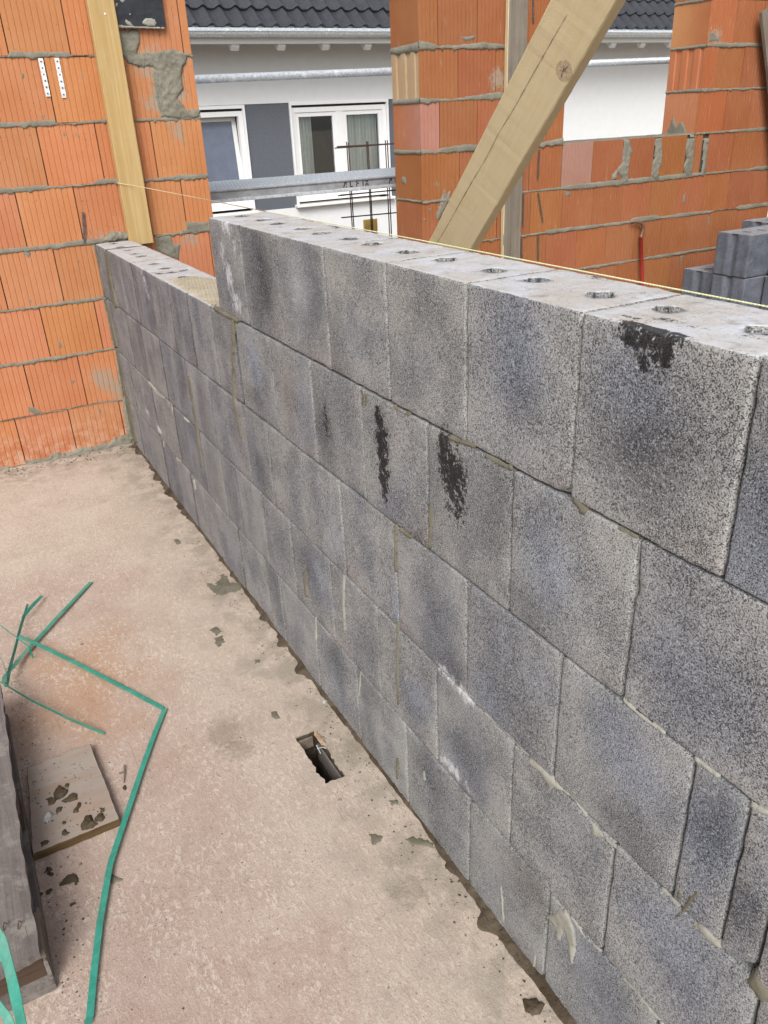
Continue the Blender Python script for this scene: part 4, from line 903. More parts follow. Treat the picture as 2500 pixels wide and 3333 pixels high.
# ------------------------------------------------------------------ crowbar
o = thing('crowbar', (3.49, 4.80, .0), 'red painted crowbar with a bare hooked end leaning on the brick wall', 'crowbar')
hk = [P(*t6([q])[0], 1, D-.03) for q in ((598, 652), (630, 648), (660, 648), (685, 658), (697, 680), (695, 710), (685, 740), (678, 765))]
g = G(); g.tube(hk, [.004, .007, .009, .010, .011, .011, .011, .011], 10).make('hook', M['bareiron'], o, smooth=True)
a = hk[-1]; b = P(*t6([(690, 1090)])[0], 1, D-.05); d = b-a; e = a+d*(a[2]-.005)/(-d[2])
e[1] = min(e[1], D-.05)
G().tube([a, a+(e-a)*.5, e], .0105, 8).make('shaft', M['red'], o, smooth=True)

# ------------------------------------------------------------------ stack of loose grey blocks
STG = 'loose grey blocks stacked behind the wall'
def loose(x, y, z, label, seed):
    o = thing('concrete_block', (x+.245, y+.118, z), label, 'concrete block', STG)
    W, f, P0 = block_arrays(x, x+.49, y, y+.236, z, z+.239, .02, .005, seed, [(x+.10, y+.118, .018), (x+.23, y+.118, .018), (x+.37, y+.118, .018)])
    # tongue and groove end: sunken middle and two slots
    u = (P0[:, 1]-y)/.236; m_ = P0[:, 0] < x+.001
    W[:, 0] += m_*(np.where((u > .40) & (u < .56), .014, 0)+np.where((u > .15) & (u < .22), .005, 0)+np.where((u > .78) & (u < .85), .005, 0))
    c_ = np.tile(np.array((.135, .150, .185))*random.Random(seed).uniform(.9, 1.1), (len(W), 1))*(.85+.3*fbm(P0, 6, seed, 3))[:, None]
    link('block_body', W, f, M['block'], o, smooth=True, attrs={'tint': ('FLOAT_COLOR', np.hstack([c_, np.ones((len(c_), 1))])), 'marks': ('FLOAT_VECTOR', np.tile([0, 0, .5], (len(W), 1)))})
LO = .045
loose(3.45, 3.955, LO+.490, 'front grey block of the top layer, its grooved end facing the grey wall', 201)
loose(3.455, 3.955, LO+.245, 'grey block of the middle layer right under the front top block', 202)
loose(3.48, 4.203, LO+.245, 'grey block one step lower, leftmost of the stack and nearest the brick wall', 203)
loose(3.965, 4.150+.053, LO+.490, 'rearmost grey block of the top layer, seen behind the front one at the frame edge', 204)
loose(3.63, 3.707, LO+.490, 'grey block of the top layer cut off by the right frame edge', 205)
loose(3.61, 3.707, LO+.245, 'grey block of the middle layer at the right frame edge', 206)
loose(3.98, 4.203, LO+.245, 'grey block of the middle layer hidden at the back of the stack', 210)
for i, (x, y) in enumerate(((3.455, 3.955), (3.48, 4.203), (3.61, 3.707), (3.98, 4.203))): loose(x, y, LO, 'grey block of the lowest layer, ' + ('below the front corner', 'next to the brick wall', 'at the near end of the stack', 'at the back of the stack')[i], 220+i)
o = thing('pallet', (3.9, 4.06, 0), 'low wooden boards carrying the stack of loose grey blocks', 'pallet')
for k, y in enumerate((3.74, 3.98, 4.22)): G().box(3.4, 4.5, y, y+.12, .001, LO-.001, ch=.003).make('board', M['grey_plank'], o)

# ------------------------------------------------------------------ scaffold outside
o = thing('scaffold_tube', (2.4, 6.15, 1.74), 'galvanised scaffold guard rail tube crossing in front of the white house', 'scaffold tube')
zt = lambda x: 1.727+(x-.993)*(1.787-1.727)/(4.94-.993)
G().tube([(-1.0, 6.15, zt(-1)), (2.0, 6.15, zt(2)), (6.5, 6.15, zt(6.5))], .0242, 20).make('tube', M['galv'], o, smooth=True)
o = thing('scaffold_deck', (1.3, 5.8, 1.085), 'galvanised scaffold deck with stamped lettering on its side, crossing the doorway', 'scaffold deck')
YF, YB, ZT, ZBt = 5.42, 6.20, 1.145, 1.083
g = G(); g.box(-2.6, 4.6, YF, YB, ZT-.004, ZT)
g.make('walking_surface', M['galv'], o)
g = G(); g.tube([(-2.6, YF+.003, ZT-.006), (4.6, YF+.003, ZT-.006)], .007, 8); g.box(-2.6, 4.6, YF+.004, YF+.008, ZBt+.014, ZT-.012, 0); g.make('side_profile', M['deck_web'], o)
g = G(); g.box(-2.6, 4.6, YF-.010, YF+.010, ZBt-.004, ZBt+.013, ch=.002); g.box(-2.6, 4.6, YB-.02, YB, ZBt, ZT-.006); g.make('lower_flange', M['galv'], o)
g = G()                                                              # raised dimples of the perforated top
for i in range(100):
    x = -.3+i*.035
    for j in range(9): 
        y = YF+.06+j*.078+(i % 2)*.03; g.add([(x, y, ZT+.0003), (x+.007, y, ZT+.0003), (x+.007, y+.02, ZT+.002), (x, y+.02, ZT+.002)], [(0, 1, 2, 3)])
g.make('tread_dimples', M['deck_web'], o)
# stencil lettering  A L F I X
def stroke_box(g_, p, q, wdt, x0, z0, H):
    (a, b), (c_, d) = p, q; a, c_ = x0+a*H, x0+c_*H; b, d = z0+b*H, z0+d*H; dx, dz = c_-a, d-b; L_ = math.hypot(dx, dz); nx, nz = -dz/L_*wdt/2, dx/L_*wdt/2
    g_.add([(a+nx, YF+.0035, b+nz), (a-nx, YF+.0035, b-nz), (c_-nx, YF+.0035, d-nz), (c_+nx, YF+.0035, d+nz), (a+nx, YF+.0042, b+nz), (a-nx, YF+.0042, b-nz), (c_-nx, YF+.0042, d-nz), (c_+nx, YF+.0042, d+nz)], [(0, 1, 2, 3), (4, 7, 6, 5), (0, 4, 5, 1), (1, 5, 6, 2), (2, 6, 7, 3), (3, 7, 4, 0)])
GL = {'A': [((0, 0), (.38, 1.0)), ((.52, .42), (.52, 1.0)), ((.50, 0), (.62, 0.12))], 'L': [((.08, 0), (.08, 1)), ((.18, .07), (.55, .07))], 'F': [((.08, 0), (.08, .45)), ((.08, .55), (.08, 1)), ((.16, .93), (.55, .93)), ((.16, .5), (.48, .5))],
      'I': [((.1, 0), (.1, 1))], 'X': [((0, 0), (.24, .42)), ((.34, .58), (.58, 1)), ((.0, 1), (.22, .62)), ((.36, .38), (.58, 0))]}
for base in (1.592, 1.592+.315, 1.592+.63):
    x = base
    for ch_ in 'ALFIX':
        g = G()
        for p, q in GL[ch_]: stroke_box(g, p, q, .0075, x, ZBt+.018, .035)
        g.make('stamped_letter', M['letter'], o)
        x += .020 if ch_ == 'I' else .043
# standards carrying it
for sx in (-2.4, 2.9):
    for sy in (5.40, 6.15):
        s_ = thing('scaffold_post', (sx, sy, -3), 'galvanised upright scaffold standard, ' + ('left' if sx < 0 else 'right') + (' one near the brick wall' if sy < 6 else ' one nearer the white house') , 'scaffold post', 'scaffold standards')
        G().tube([(sx, sy, -3), (sx, sy, 0), (sx, sy, 2.6)], .0242, 12).make('post', M['galv'], s_, smooth=True)
# rebar cage outside the doorway
o = thing('rebar_cage', (2.25, 6.3, -.2), 'rusty starter bars with tied cross bars standing outside by the pier', 'rebar cage')
for (x, zt_) in ((2.074, 1.322), (2.095, 1.327), (2.229, 1.322), (2.255, 1.323), (2.387, 1.322), (2.409, 1.322)):
    yy = 6.29 if x in (2.074, 2.229, 2.387) else 6.36
    G().tube([(x, yy, -.2), (x+.003, yy, .6), (x-.004, yy, zt_)], .0042, 7).make('upright_bar', M['rust'], o)
for (x0, x1, y, z0, z1, r_) in ((1.976, 2.62, 6.284, 1.301, 1.296, .0048), (2.0, 2.62, 6.368, 1.290, 1.296, .0042), (1.977, 2.6, 6.284, .985, .985, .0045), (2.0, 2.6, 6.368, .975, .98, .0042), (1.976, 2.6, 6.284, .833, .826, .0045)):
    G().tube([(x0, y, z0), (x1, y, z1)], r_, 7).make('cross_bar', M['rust'], o)
o = thing('concrete_column', (2.25, 6.33, -3), 'plain concrete column below the starter bars outside', 'column'); G().box(2.0, 2.6, 6.2, 6.46, -3, .3, ch=.01).make('shaft', M['mortar_light'], o)
o = thing('formwork_panel', (2.30, 6.5, .3), 'small yellow formwork panel behind the starter bars', 'formwork'); G().box(2.27, 2.385, 6.50, 6.52, -.6, .775, ch=.002).make('panel', M['yellow'], o)
o = thing('yellow_post', (2.50, 6.2, -3), 'yellow timber post beside the pier edge, right of the starter bars', 'post'); G().box(2.42, 2.50, 6.12, 6.18, -3, .98, ch=.003).make('post', M['yellow'], o)

# ------------------------------------------------------------------ the neighbour's house
HS = 12.0; K = (HS-C[1])/(10-C[1])
def hx(x): return C[0]+(x-C[0])*K
def hz(z): return C[2]+(z-C[2])*K
H = thing('house', (4.5, HS, -3), 'white rendered house with a grey window band and dark tiled roof behind the doorway', 'house')
W2L, W2R, W2T, W2B = hx(3.190), hx(4.455), hz(1.675), hz(.60)
W1L, W1R, W1T, W1B = hx(1.30), hx(2.665), hz(1.665), hz(.60)
BL, BR = -6., hx(5.7)
g = G()   # render in pieces around the two openings
def wall_piece(x0, x1, z0, z1, mi=0, y=HS): g.box(x0, x1, y, HS+.35, z0, z1, mi)
ZBt_, ZTp = hz(.57), hz(1.665)
wall_piece(-7, 18, -3, ZBt_); wall_piece(-7, 18, ZTp, hz(1.665)+1.7); wall_piece(BR, 18, ZBt_, ZTp)
g.make('white_wall', M['plaster'], H)
g = G()
for a, b in ((-7, W1L), (W1R, W2L), (W2R, BR)): g.box(a, b, HS+.012, HS+.34, ZBt_+.0, ZTp, 0)
g.make('grey_band', M['plaster_grey'], H)
def window(xl, xr, zb_, zt_, cols, tilt=False):
    wr = bpy.data.objects.new('window', None); COL.objects.link(wr); wr.parent = H; wr.location = Vector((xl, HS, zb_))-H.location
    def mk(nm, g_, mt, sm=False): return g_.make(nm, mt, wr, smooth=sm)
    g_ = G(); fw = .06
    g_.box(xl, xl+.03, HS-.02, HS+.12, zb_, zt_).box(xr-.03, xr, HS-.02, HS+.12, zb_, zt_).box(xl+.03, xr-.03, HS-.015, HS+.12, zt_-.04, zt_)   # roller shutter guides
    g_.box(xl+.03, xl+.03+fw, HS+.02, HS+.10, zb_+.03, zt_-.07).box(xr-.03-fw, xr-.03, HS+.02, HS+.10, zb_+.03, zt_-.07)
    g_.box(xl+.03+fw, xr-.03-fw, HS+.02, HS+.10, zt_-.07-fw, zt_-.07).box(xl+.03+fw, xr-.03-fw, HS+.02, HS+.10, zb_+.03, zb_+.03+fw)
    mk('frame', g_, M['frame'])
    G().box(xl+.03, xr-.03, HS+.03, HS+.10, zt_-.07, zt_-.04).make('shutter_slot', M['letter'], wr)
    G().box(xl-.03, xr+.03, HS-.09, HS+.02, zb_-.035, zb_, ch=.004).make('sill', M['frame'], wr)
    ix0, ix1, iz0, iz1 = xl+.03+fw, xr-.03-fw, zb_+.03+fw, zt_-.07-fw
    if cols == 2:
        mid_ = (ix0+ix1)/2; cw = .055
        G().box(mid_-cw, mid_+cw, HS+.025, HS+.10, iz0, iz1).make('mullion', M['frame'], wr); parts = ((ix0, mid_-cw), (mid_+cw, ix1))
    else: parts = ((ix0, ix1),)
    for (a, b) in parts:
        sr = G(); sw = .055; yo = HS+.035
        sr.box(a, a+sw, yo, yo+.05, iz0, iz1).box(b-sw, b, yo, yo+.05, iz0, iz1).box(a+sw, b-sw, yo, yo+.05, iz1-sw, iz1).box(a+sw, b-sw, yo, yo+.05, iz0, iz0+sw)
        if tilt:   # tilted inwards at the top, hinged at the bottom
            ang = rad(5.5)
            sr.v = [(x, yo+(y-yo)+math.sin(ang)*(z-iz0)+.012, z) for x, y, z in sr.v]
        sr.make('sash', M['frame'], wr)
        gg = G(); pane = [(a+sw, iz0+sw), (b-sw, iz0+sw), (b-sw, iz1-sw), (a+sw, iz1-sw)]
        yp = lambda z: yo+.02+(math.sin(rad(5.5))*(z-iz0)+.012 if tilt else 0)
        gg.add([(x, yp(z), z) for x, z in pane]+[(x, yp(z)+.004, z) for x, z in pane], [(0, 1, 2, 3), (7, 6, 5, 4), (0, 4, 5, 1), (1, 5, 6, 2), (2, 6, 7, 3), (3, 7, 4, 0)])
        gg.make('pane', M['sky_pane'] if tilt else M['glass'], wr)
    if not tilt:
        gg = G(); ys = HS+.16
        for (a, b, den) in ((ix0+.02, ix0+.30, 5), (parts[1][0]+.02, ix1-.02, 7)):
            xs = np.linspace(a, b, 90); zz = [zb_+.05, zt_-.1]; pr = [(x, ys+.025*math.sin(x*2*math.pi/(.055))+.012*math.sin(x*71)) for x in xs]
            V_ = [(x, y, z) for z in zz for x, y in pr]; gg.add(V_, [(i, i+1, 90+i+1, 90+i) for i in range(89)])
        gg.make('curtain', M['curtain'], wr, smooth=True)
    # the room behind
    r_ = G(); r_.add([(xl, HS+.15, zb_), (xr, HS+.15, zb_), (xr, HS+.15, zt_), (xl, HS+.15, zt_), (xl, HS+2.2, zb_), (xr, HS+2.2, zb_), (xr, HS+2.2, zt_), (xl, HS+2.2, zt_)], [(4, 5, 6, 7), (0, 4, 7, 3), (1, 2, 6, 5), (0, 1, 5, 4), (3, 7, 6, 2)])
    r_.make('room', M['roomdark'], wr)
window(W2L, W2R, W2B, W2T-.005, 2)
window(W1L, W1R, W1B-.02, W1T-.005, 1, tilt=True)
# roof: wavy tiles in courses, eaves, rafters, gutter
YE = 11.40; ZE = hz(2.36)-.06; ZE = C[2]+(2.375-C[2])*(YE-C[1])/(10-C[1]); PT = rad(40)
rows_, wv = 14, .205; nx_ = int(24/wv*8)
for_v, for_f = [], []
xs = np.linspace(-6, 18, nx_+1)
prof = .024*np.cos(2*math.pi*xs/wv)+.006*np.cos(4*math.pi*xs/wv)
exps = .335
for r_ in range(rows_):
    s0, s1 = r_*exps-.0, (r_+1)*exps+.02
    base = len(for_v)
    for s_, lift in ((s0, .018), (s0, .040), (s0+.004, .044), (s1, .010)):
        for i, x in enumerate(xs):
            h_ = prof[i]+lift
            for_v.append((x, YE+s_*math.cos(PT)-h_*math.sin(PT), ZE+s_*math.sin(PT)+h_*math.cos(PT)))
    n_ = nx_+1
    for a in range(3):
        for i in range(nx_): for_f.append((base+a*n_+i, base+a*n_+i+1, base+(a+1)*n_+i+1, base+(a+1)*n_+i))
rf = link('roof', for_v, for_f, M['tile'], H, smooth=False)
G().box(-6, 18, YE+.02, YE+.05, ZE-.16, ZE+.03).make('fascia', M['frame'], H)
g = G(); g.add([(-6, YE+.03, ZE-.03), (18, YE+.03, ZE-.03), (18, YE+4, ZE-.03+4*math.tan(PT)*.97), (-6, YE+4, ZE-.03+4*math.tan(PT)*.97)], [(0, 1, 2, 3)]); g.make('soffit', M['plaster'], H)
ZG = C[2]+(2.348-C[2])*(YE-.08-C[1])/(10-C[1]); gr = .062
g = G(); n_ = 14; V_ = []
for x in (-6, 18):
    for rr_ in (gr, gr-.004):
        for k in range(n_+1):
            a = math.pi+math.pi*k/n_; V_.append((x, YE-.075+rr_*math.cos(a), ZG+rr_*math.sin(a)))
m_ = n_+1; F_ = []
for k in range(n_): F_ += [(k, k+1, 2*m_+k+1, 2*m_+k), (m_+k, 3*m_+k, 3*m_+k+1, m_+k+1)]
g.add(V_, F_); g.tube([(-6, YE-.075-gr, ZG), (18, YE-.075-gr, ZG)], .010, 8); g.make('gutter', M['galv'], H, smooth=True)
G().box(-6, 18, YE-.014, YE+.02, ZG-.01, ZG+.045).make('eaves_strip', M['galv'], H)
sp_ = 0.612; x = hx(2.24)-.0
for k in range(-8, 24):
    xx = C[0]+(2.52-C[0])*(YE-C[1])/(10-C[1])+k*sp_
    g = G(); pts = [(xx+r0*gr*1.02*0, 0, 0) for r0 in (0,)]
    arc = [(xx-.05+.03*j/6, YE-.075+(gr+.004)*math.cos(math.pi+math.pi*j/6*1.0), ZG+(gr+.004)*math.sin(math.pi+math.pi*j/6)) for j in range(7)]
    V_ = [(p[0]-.012, p[1], p[2]) for p in arc]+[(p[0]+.012, p[1], p[2]) for p in arc]
    g.add(V_, [(j, j+1, 7+j+1, 7+j) for j in range(6)]); g.make('gutter_bracket', M['galv'], H)
    xr_ = xx+.16+.0*k
    # rafter tail: tapered end
    a0, a1 = xr_-.05, xr_+.05; g = G(); zt0 = ZE-.03
    side = [(YE+.05, zt0-.02), (YE+.05, zt0-.16), (YE+.09, zt0-.20), (YE+.20, zt0-.12), (YE+.60, zt0+.24), (YE+.60, zt0+.45)]
    V_ = [(a0, y, z) for y, z in side]+[(a1, y, z) for y, z in side]; n6 = 6
    g.add(V_, [tuple(range(5, -1, -1)), tuple(range(6, 12))]+[(i, (i+1) % 6, 6+(i+1) % 6, 6+i) for i in range(6)]); g.make('rafter', M['plaster'], H)

# ------------------------------------------------------------------ mason's cord
o = thing('mason_cord', (.178, 1.25, 1.252), 'yellow mason cord stretched along the rear top edge of the grey wall', 'cord')
def twisted(pts, r, n, mat, nm):
    """two-strand twist"""
    pts = [np.array(p, float) for p in pts]; Ls = [0]
    for a, b in zip(pts[:-1], pts[1:]): Ls.append(Ls[-1]+np.linalg.norm(b-a))
    g_ = G(); N = int(Ls[-1]/n)
    for ph in (0, math.pi):
        c_ = []
        for i in range(N+1):
            s_ = Ls[-1]*i/N; p = np.array([np.interp(s_, Ls, [q[k] for q in pts]) for k in range(3)])
            t = 2*math.pi*s_/.011+ph; p[0] += math.cos(t)*r*.55; p[2] += math.sin(t)*r*.55; c_.append(p)
        g_.tube(c_, r*.62, 6)
    g_.make(nm, mat, o, smooth=True)
twisted([(.1738, .45, 1.2505), (.1738, 2.2, 1.2498), (.1738, 3.0, 1.2475)], .0012, .0022, M['string'], 'yellow_cord')
G().tube([(.1738, 3.0, 1.2475), (.178, 3.9, 1.247), (.205, 4.79, 1.240), (.150, D-.056, 1.252), (.148, D-.03, 1.254)], .0014, 8).make('far_cord', M['string_dull'], o, smooth=True)

# ------------------------------------------------------------------ floor opening lining and its debris
o = thing('floor_box', ((hx0+hx1)/2, (hy0+hy1)/2, -.25), 'old wooden formwork lining inside the rectangular hole in the floor', 'formwork')
G().box(hx1-.006, hx1-.001, hy0+.006, hy1-.03, -.075, -.020, ch=.001).make('grey_side_board', M['form'], o)
G().box(hx0+.004, hx1-.008, hy1-.010, hy1-.003, -.045, -.012, ch=.001).make('end_board', M['form_dark'], o)
g = PG(); g.patch('floor', [(hx0, hy0, -.5), (hx1, hy0, -.5), (hx1, hy1, -.5), (hx0, hy1, -.5)], t=.03, cell=.008, edge=.02, jag=.002, seed=3); g.make('dark_rubble', M['dirt'], o, smooth=True)
g = G(); e_ = [P(*q, 2, .004) for q in ((1032, 2428), (1050, 2432), (1062, 2436))]
g.tube([e_[0]-[0, 0, .01], e_[1], e_[2]], .0012, 6).tube([e_[0]+[.004, -.01, -.02], e_[0]+[0, .004, 0]], .0012, 6); g.make('tie_wire', M['galv'], o)
tH = T(880, 2280, .19289)
# rust coloured soil round its rim
g = PG(); g.patch('floor', onf(tH([(735, 520), (800, 515), (860, 590), (940, 690), (960, 760), (900, 750), (830, 700), (770, 620)])), t=.003, cell=.003, edge=.006, jag=.004, seed=14)
M['rustsoil'] = mat_plain('rusty_soil', (.24, .15, .085), .95, 0, 60, .4, .003, c2=(.34, .27, .19))
g.make('rusty_rim', M['rustsoil'], o, smooth=True)

# ------------------------------------------------------------------ damp mortar and dirt along the foot of the grey wall
o = thing('mortar_fillet', (-.02, 2.6, 0), 'crumbly dark strip of damp mortar and dirt along the foot of the grey wall', 'mortar strip')
ys = np.arange(.5, 4.80, .006); V_, F_ = [], []; nr = 9
for y in ys:
    q = np.array([[0, y, 0]]); wdt = .004+.012*fbm(q, 5, 3, 3)[0]+.010*(fbm(q, 30, 13, 3)[0]-.3)+.05*max(0, fbm(q, 14, 7, 3)[0]-.55)*2+(.020 if y < 2 else 0)*min(1, 2-y)
    hh = .007+.010*fbm(q, 14, 5, 2)[0]
    for k in range(nr):
        t = k/(nr-1); x = .004-t*wdt; p = np.array([[x, y, 0]])
        z = hh*(1-t)**1.2*(.5+fbm(p, 90, 9, 3)[0])-(.004 if k == nr-1 else 0)+(.004*(vn(p, 160, 4)[0]-.4) if 0 < k < nr-1 else 0)
        V_.append((x, y, z))
n_ = len(ys); F_ = [(i*nr+k, i*nr+k+1, (i+1)*nr+k+1, (i+1)*nr+k) for i in range(n_-1) for k in range(nr-1)]
link('crumbly_strip', V_, F_, M['dirt'], o, smooth=True)

# ------------------------------------------------------------------ splashes of mortar on the floor
tL = T(0, 1700, .7534); tM = T(0, 2300, .7534); tA = T(0, 2250, .27125); tB = T(0, 2780, .27125)
def biggest(V_, F_):
    par = list(range(len(V_)))
    def fd(a):
        while par[a] != a: par[a] = par[par[a]]; a = par[a]
        return a
    for q in F_:
        for k in q[1:]: par[fd(k)] = fd(q[0])
    cnt = {}
    for q in F_: cnt[fd(q[0])] = cnt.get(fd(q[0]), 0)+1
    if not cnt: return V_, F_
    b = max(cnt, key=cnt.get); F2 = [q for q in F_ if fd(q[0]) == b]; us = sorted({i for q in F2 for i in q}); re = {i: k for k, i in enumerate(us)}
    return [V_[i] for i in us], [tuple(re[i] for i in q) for q in F2]
def clump_arrays(pts, z, t, seed, cell=.002):
    return biggest(*patch_arrays(pts, *AX['floor'], t=t, cell=cell, edge=t*.6, jag=.0055, seed=seed, lump=.95))
SPG = 'mortar splashes on the floor'
def splash(px, label, t=.0025, jag=.004, z=0., mat='mortar_wet', cell=.004, edge=.005, seed=1):
    pts = onf(px, z); c_ = np.mean(pts, 0); V__, F__ = biggest(*patch_arrays(pts, *AX['floor'], t=t*.6, cell=.003, edge=edge, jag=jag*1.3, seed=seed))
    if len(F__) == 0: return
    ob_ = link('mortar_splash', V__, F__, M[mat], loc=tuple(c_), smooth=True); tag(ob_, label, 'mortar splash', SPG)
splash(tL([(890, 265), (930, 270), (965, 225), (985, 240), (1000, 262), (1045, 268), (1045, 300), (1000, 300), (970, 310), (930, 320), (915, 295)]), 'largest grey mortar splash, ragged, close to the foot of the grey wall', jag=.012, seed=3)
splash(tL([(750, 75), (770, 72), (788, 92), (765, 97)]), 'small dark mortar blot farthest back on the floor near the grey wall', jag=.004, seed=4)
splash(tL([(905, 465), (940, 448), (958, 470), (935, 488)]), 'upper of two neighbouring mortar blots in the middle of the floor', jag=.006, seed=5)
splash(tL([(925, 500), (960, 488), (970, 515), (945, 542), (928, 530)]), 'lower rounder of two neighbouring mortar blots in the middle of the floor', jag=.005, seed=6)
splash(tL([(1100, 595), (1115, 590), (1130, 605), (1102, 612)]), 'little mortar blot between the paired blots and the grey wall', jag=.004, seed=7)
splash(tL([(1168, 820), (1195, 815), (1213, 850), (1190, 852), (1175, 842)]), 'leaf shaped mortar blot left above the rectangular hole', jag=.002, seed=8)
splash(tM([(1590, 550), (1620, 548), (1660, 560), (1640, 590), (1610, 600)]), 'greenish mortar blot on the floor below the rectangular hole', jag=.003, seed=9)
splash(t8([(150, 548), (190, 540), (270, 565), (275, 590), (220, 580), (170, 572)]), 'flat mortar blot reaching under the dirt strip below the hole', jag=.004, seed=10)
splash(t8([(85, 392), (118, 388), (124, 405), (100, 413)]), 'small damp lump beside the wall foot below the hole', jag=.003, t=.006, seed=11)
splash(t8([(640, 1215), (690, 1215), (720, 1250), (690, 1280), (645, 1275)]), 'dark crumbly lump at the wall foot nearest the camera', jag=.008, t=.012, mat='dirt', seed=12)
splash(tB([(1325, 190), (1350, 250), (1400, 270), (1465, 310), (1420, 340), (1350, 360), (1310, 290)]), 'rust edged mortar blot half under the green strap', jag=.006, seed=13)

# ------------------------------------------------------------------ clumps and pebbles
def clump(px, z, t, label, seed, mat='clump', group='lumps of crumbled mortar', fn=tA):
    pts = onf(fn(px), z); V__, F__ = clump_arrays(pts, z, t*.6, seed)
    if len(F__): tag(link('mortar_clump', V__, F__, M[mat], loc=tuple(np.mean(pts, 0)), smooth=True), label, 'mortar clump', group)
BZ = .0225
clump([(650, 1230), (690, 1160), (715, 1130), (770, 1170), (830, 1190), (800, 1230), (740, 1295), (680, 1280), (645, 1270)], BZ, .012, 'biggest dark mortar clump in the middle of the small board', 1)
clump([(780, 1110), (815, 1100), (835, 1125), (825, 1165), (790, 1165)], BZ, .010, 'round dark clump at the far tip of the biggest clump', 2)
clump([(565, 1300), (620, 1275), (690, 1300), (660, 1340), (610, 1370), (580, 1370)], BZ, .012, 'dark clump left beside the biggest clump on the board', 3)
clump([(745, 1320), (800, 1280), (880, 1230), (930, 1245), (935, 1290), (860, 1325), (780, 1345)], BZ, .010, 'long dark clump below the biggest clump on the board', 4)
clump([(670, 1420), (710, 1395), (750, 1390), (735, 1440), (690, 1460)], BZ, .009, 'small clump between the long clump and the pale stone', 5)
clump([(875, 1465), (905, 1400), (940, 1340), (980, 1345), (950, 1400), (940, 1450)], BZ, .009, 'slender upright clump right of the middle of the board', 6)
clump([(970, 1640), (1000, 1580), (1040, 1500), (1085, 1485), (1125, 1550), (1160, 1600), (1130, 1630), (1040, 1665), (990, 1665)], BZ, .016, 'gritty dark clump close to the front edge of the board', 7)
clump([(1140, 1540), (1190, 1460), (1235, 1470), (1250, 1520), (1225, 1560), (1165, 1560)], BZ, .010, 'dark clump right next to the gritty one at the board edge', 8)
clump([(1200, 1405), (1240, 1400), (1250, 1440), (1215, 1450)], BZ, .008, 'tiny clump above the right hand clump on the board', 9)
clump([(735, 1595), (770, 1560), (805, 1565), (790, 1590)], BZ, .006, 'sliver of mortar in the lower middle of the board', 10)
clump([(750, 1700), (780, 1665), (820, 1700), (800, 1740), (760, 1725)], BZ, .008, 'clump near the lower edge of the board', 11)
clump([(485, 1830), (540, 1780), (580, 1800), (560, 1840), (500, 1870)], BZ, .007, 'clump at the lower left corner of the board', 12)
clump([(510, 1560), (520, 1510), (560, 1465), (600, 1455), (640, 1500), (620, 1545), (560, 1580)], BZ, .014, 'pale grey stone lying on the small board', 13, 'paleston', 'stones')
clump([(695, 380), (760, 330), (820, 270), (880, 240), (930, 270), (960, 330), (920, 360), (880, 340), (800, 365)], 0, .010, 'flat dark clump like a fish on the floor below the board', 14, fn=tB)
clump([(520, 230), (560, 205), (640, 240), (635, 270), (570, 250)], 0, .010, 'dark clump between the pallet and the fish shaped clump', 15, fn=tB)
clump([(555, 170), (590, 160), (620, 190), (600, 210), (560, 200)], 0, .010, 'small dark clump just above the double clump near the pallet', 16, fn=tB)
clump([(540, 490), (560, 450), (600, 425), (640, 425), (610, 470), (575, 490)], 0, .008, 'dark clump beside the pallet, second below the board', 17, fn=tB)
clump([(815, 655), (840, 600), (900, 580), (905, 600), (860, 635)], 0, .007, 'lowest dark clump on the open floor left of the strap', 18, fn=tB)
clump([(945, 130), (965, 118), (985, 140), (965, 165), (948, 158)], 0, .009, 'single round pebble below the front edge of the board', 19, 'pebble', 'stones', fn=tB)
clump([(440, 380), (475, 380), (475, 435), (445, 435)], 0, .012, 'dark lump against the pallet side', 20, fn=tB)
clump([(460, 470), (510, 480), (490, 505), (462, 505)], 0, .010, 'flat lump touching the pallet side under the dark lump', 21, fn=tB)
clump([(1480, 1165), (1500, 1140), (1530, 1165), (1515, 1190), (1490, 1190)], 0, .008, 'dark crumb between the twig and the strap', 22)
clump([(780, 735), (800, 730), (795, 745)], 0, .006, 'dark pebble right of the board by the twig', 23, 'pebble', 'stones', fn=T(0, 1850, .3376))
clump([(1145, 975), (1165, 955), (1172, 975), (1150, 990)], 0, .007, 'brown pebble on the strip between the hole and the grey wall', 24, 'pebble', 'stones', fn=tH)
clump([(1150, 1680), (1180, 1660), (1210, 1690), (1175, 1705)], 0, .006, 'brown pebble on the floor below the hole', 25, 'pebble', 'stones', fn=tH)
clump([(850, 620), (880, 600), (940, 625), (925, 660), (880, 650)], 0, .008, 'dark pebble at the far right rim of the hole', 26, 'pebble', 'stones', fn=tH)
clump([(890, 10), (930, 0), (955, 20), (930, 45), (900, 45)], 0, .010, 'white pebble lying at the foot of the grey wall above the hole', 27, 'paleston', 'stones', fn=tH)
# countless crumbs
rs = random.Random(5); g = G()
def crumb(x, y, z, r_):
    v = []; 
    for (a, b, c_) in ((1, 0, 0), (-1, 0, 0), (0, 1, 0), (0, -1, 0), (0, 0, 1), (0, 0, -1)):
        k = r_*rs.uniform(.6, 1.3); v.append((x+a*k+rs.uniform(-.3, .3)*r_, y+b*k+rs.uniform(-.3, .3)*r_, z+c_*k*.7))
    g.add(v, [(0, 2, 4), (2, 1, 4), (1, 3, 4), (3, 0, 4), (2, 0, 5), (1, 2, 5), (3, 1, 5), (0, 3, 5)], rs.choice((0, 0, 1, 2)))
for _ in range(520): crumb(rs.uniform(-.80, -.2)**1, rs.uniform(1.5, 4.6), .0005, rs.uniform(.0006, .0024))
for _ in range(700): x = -abs(rs.gauss(0, .045))-.01; crumb(x, rs.uniform(.9, 4.8), .0008, rs.uniform(.0008, .0032))
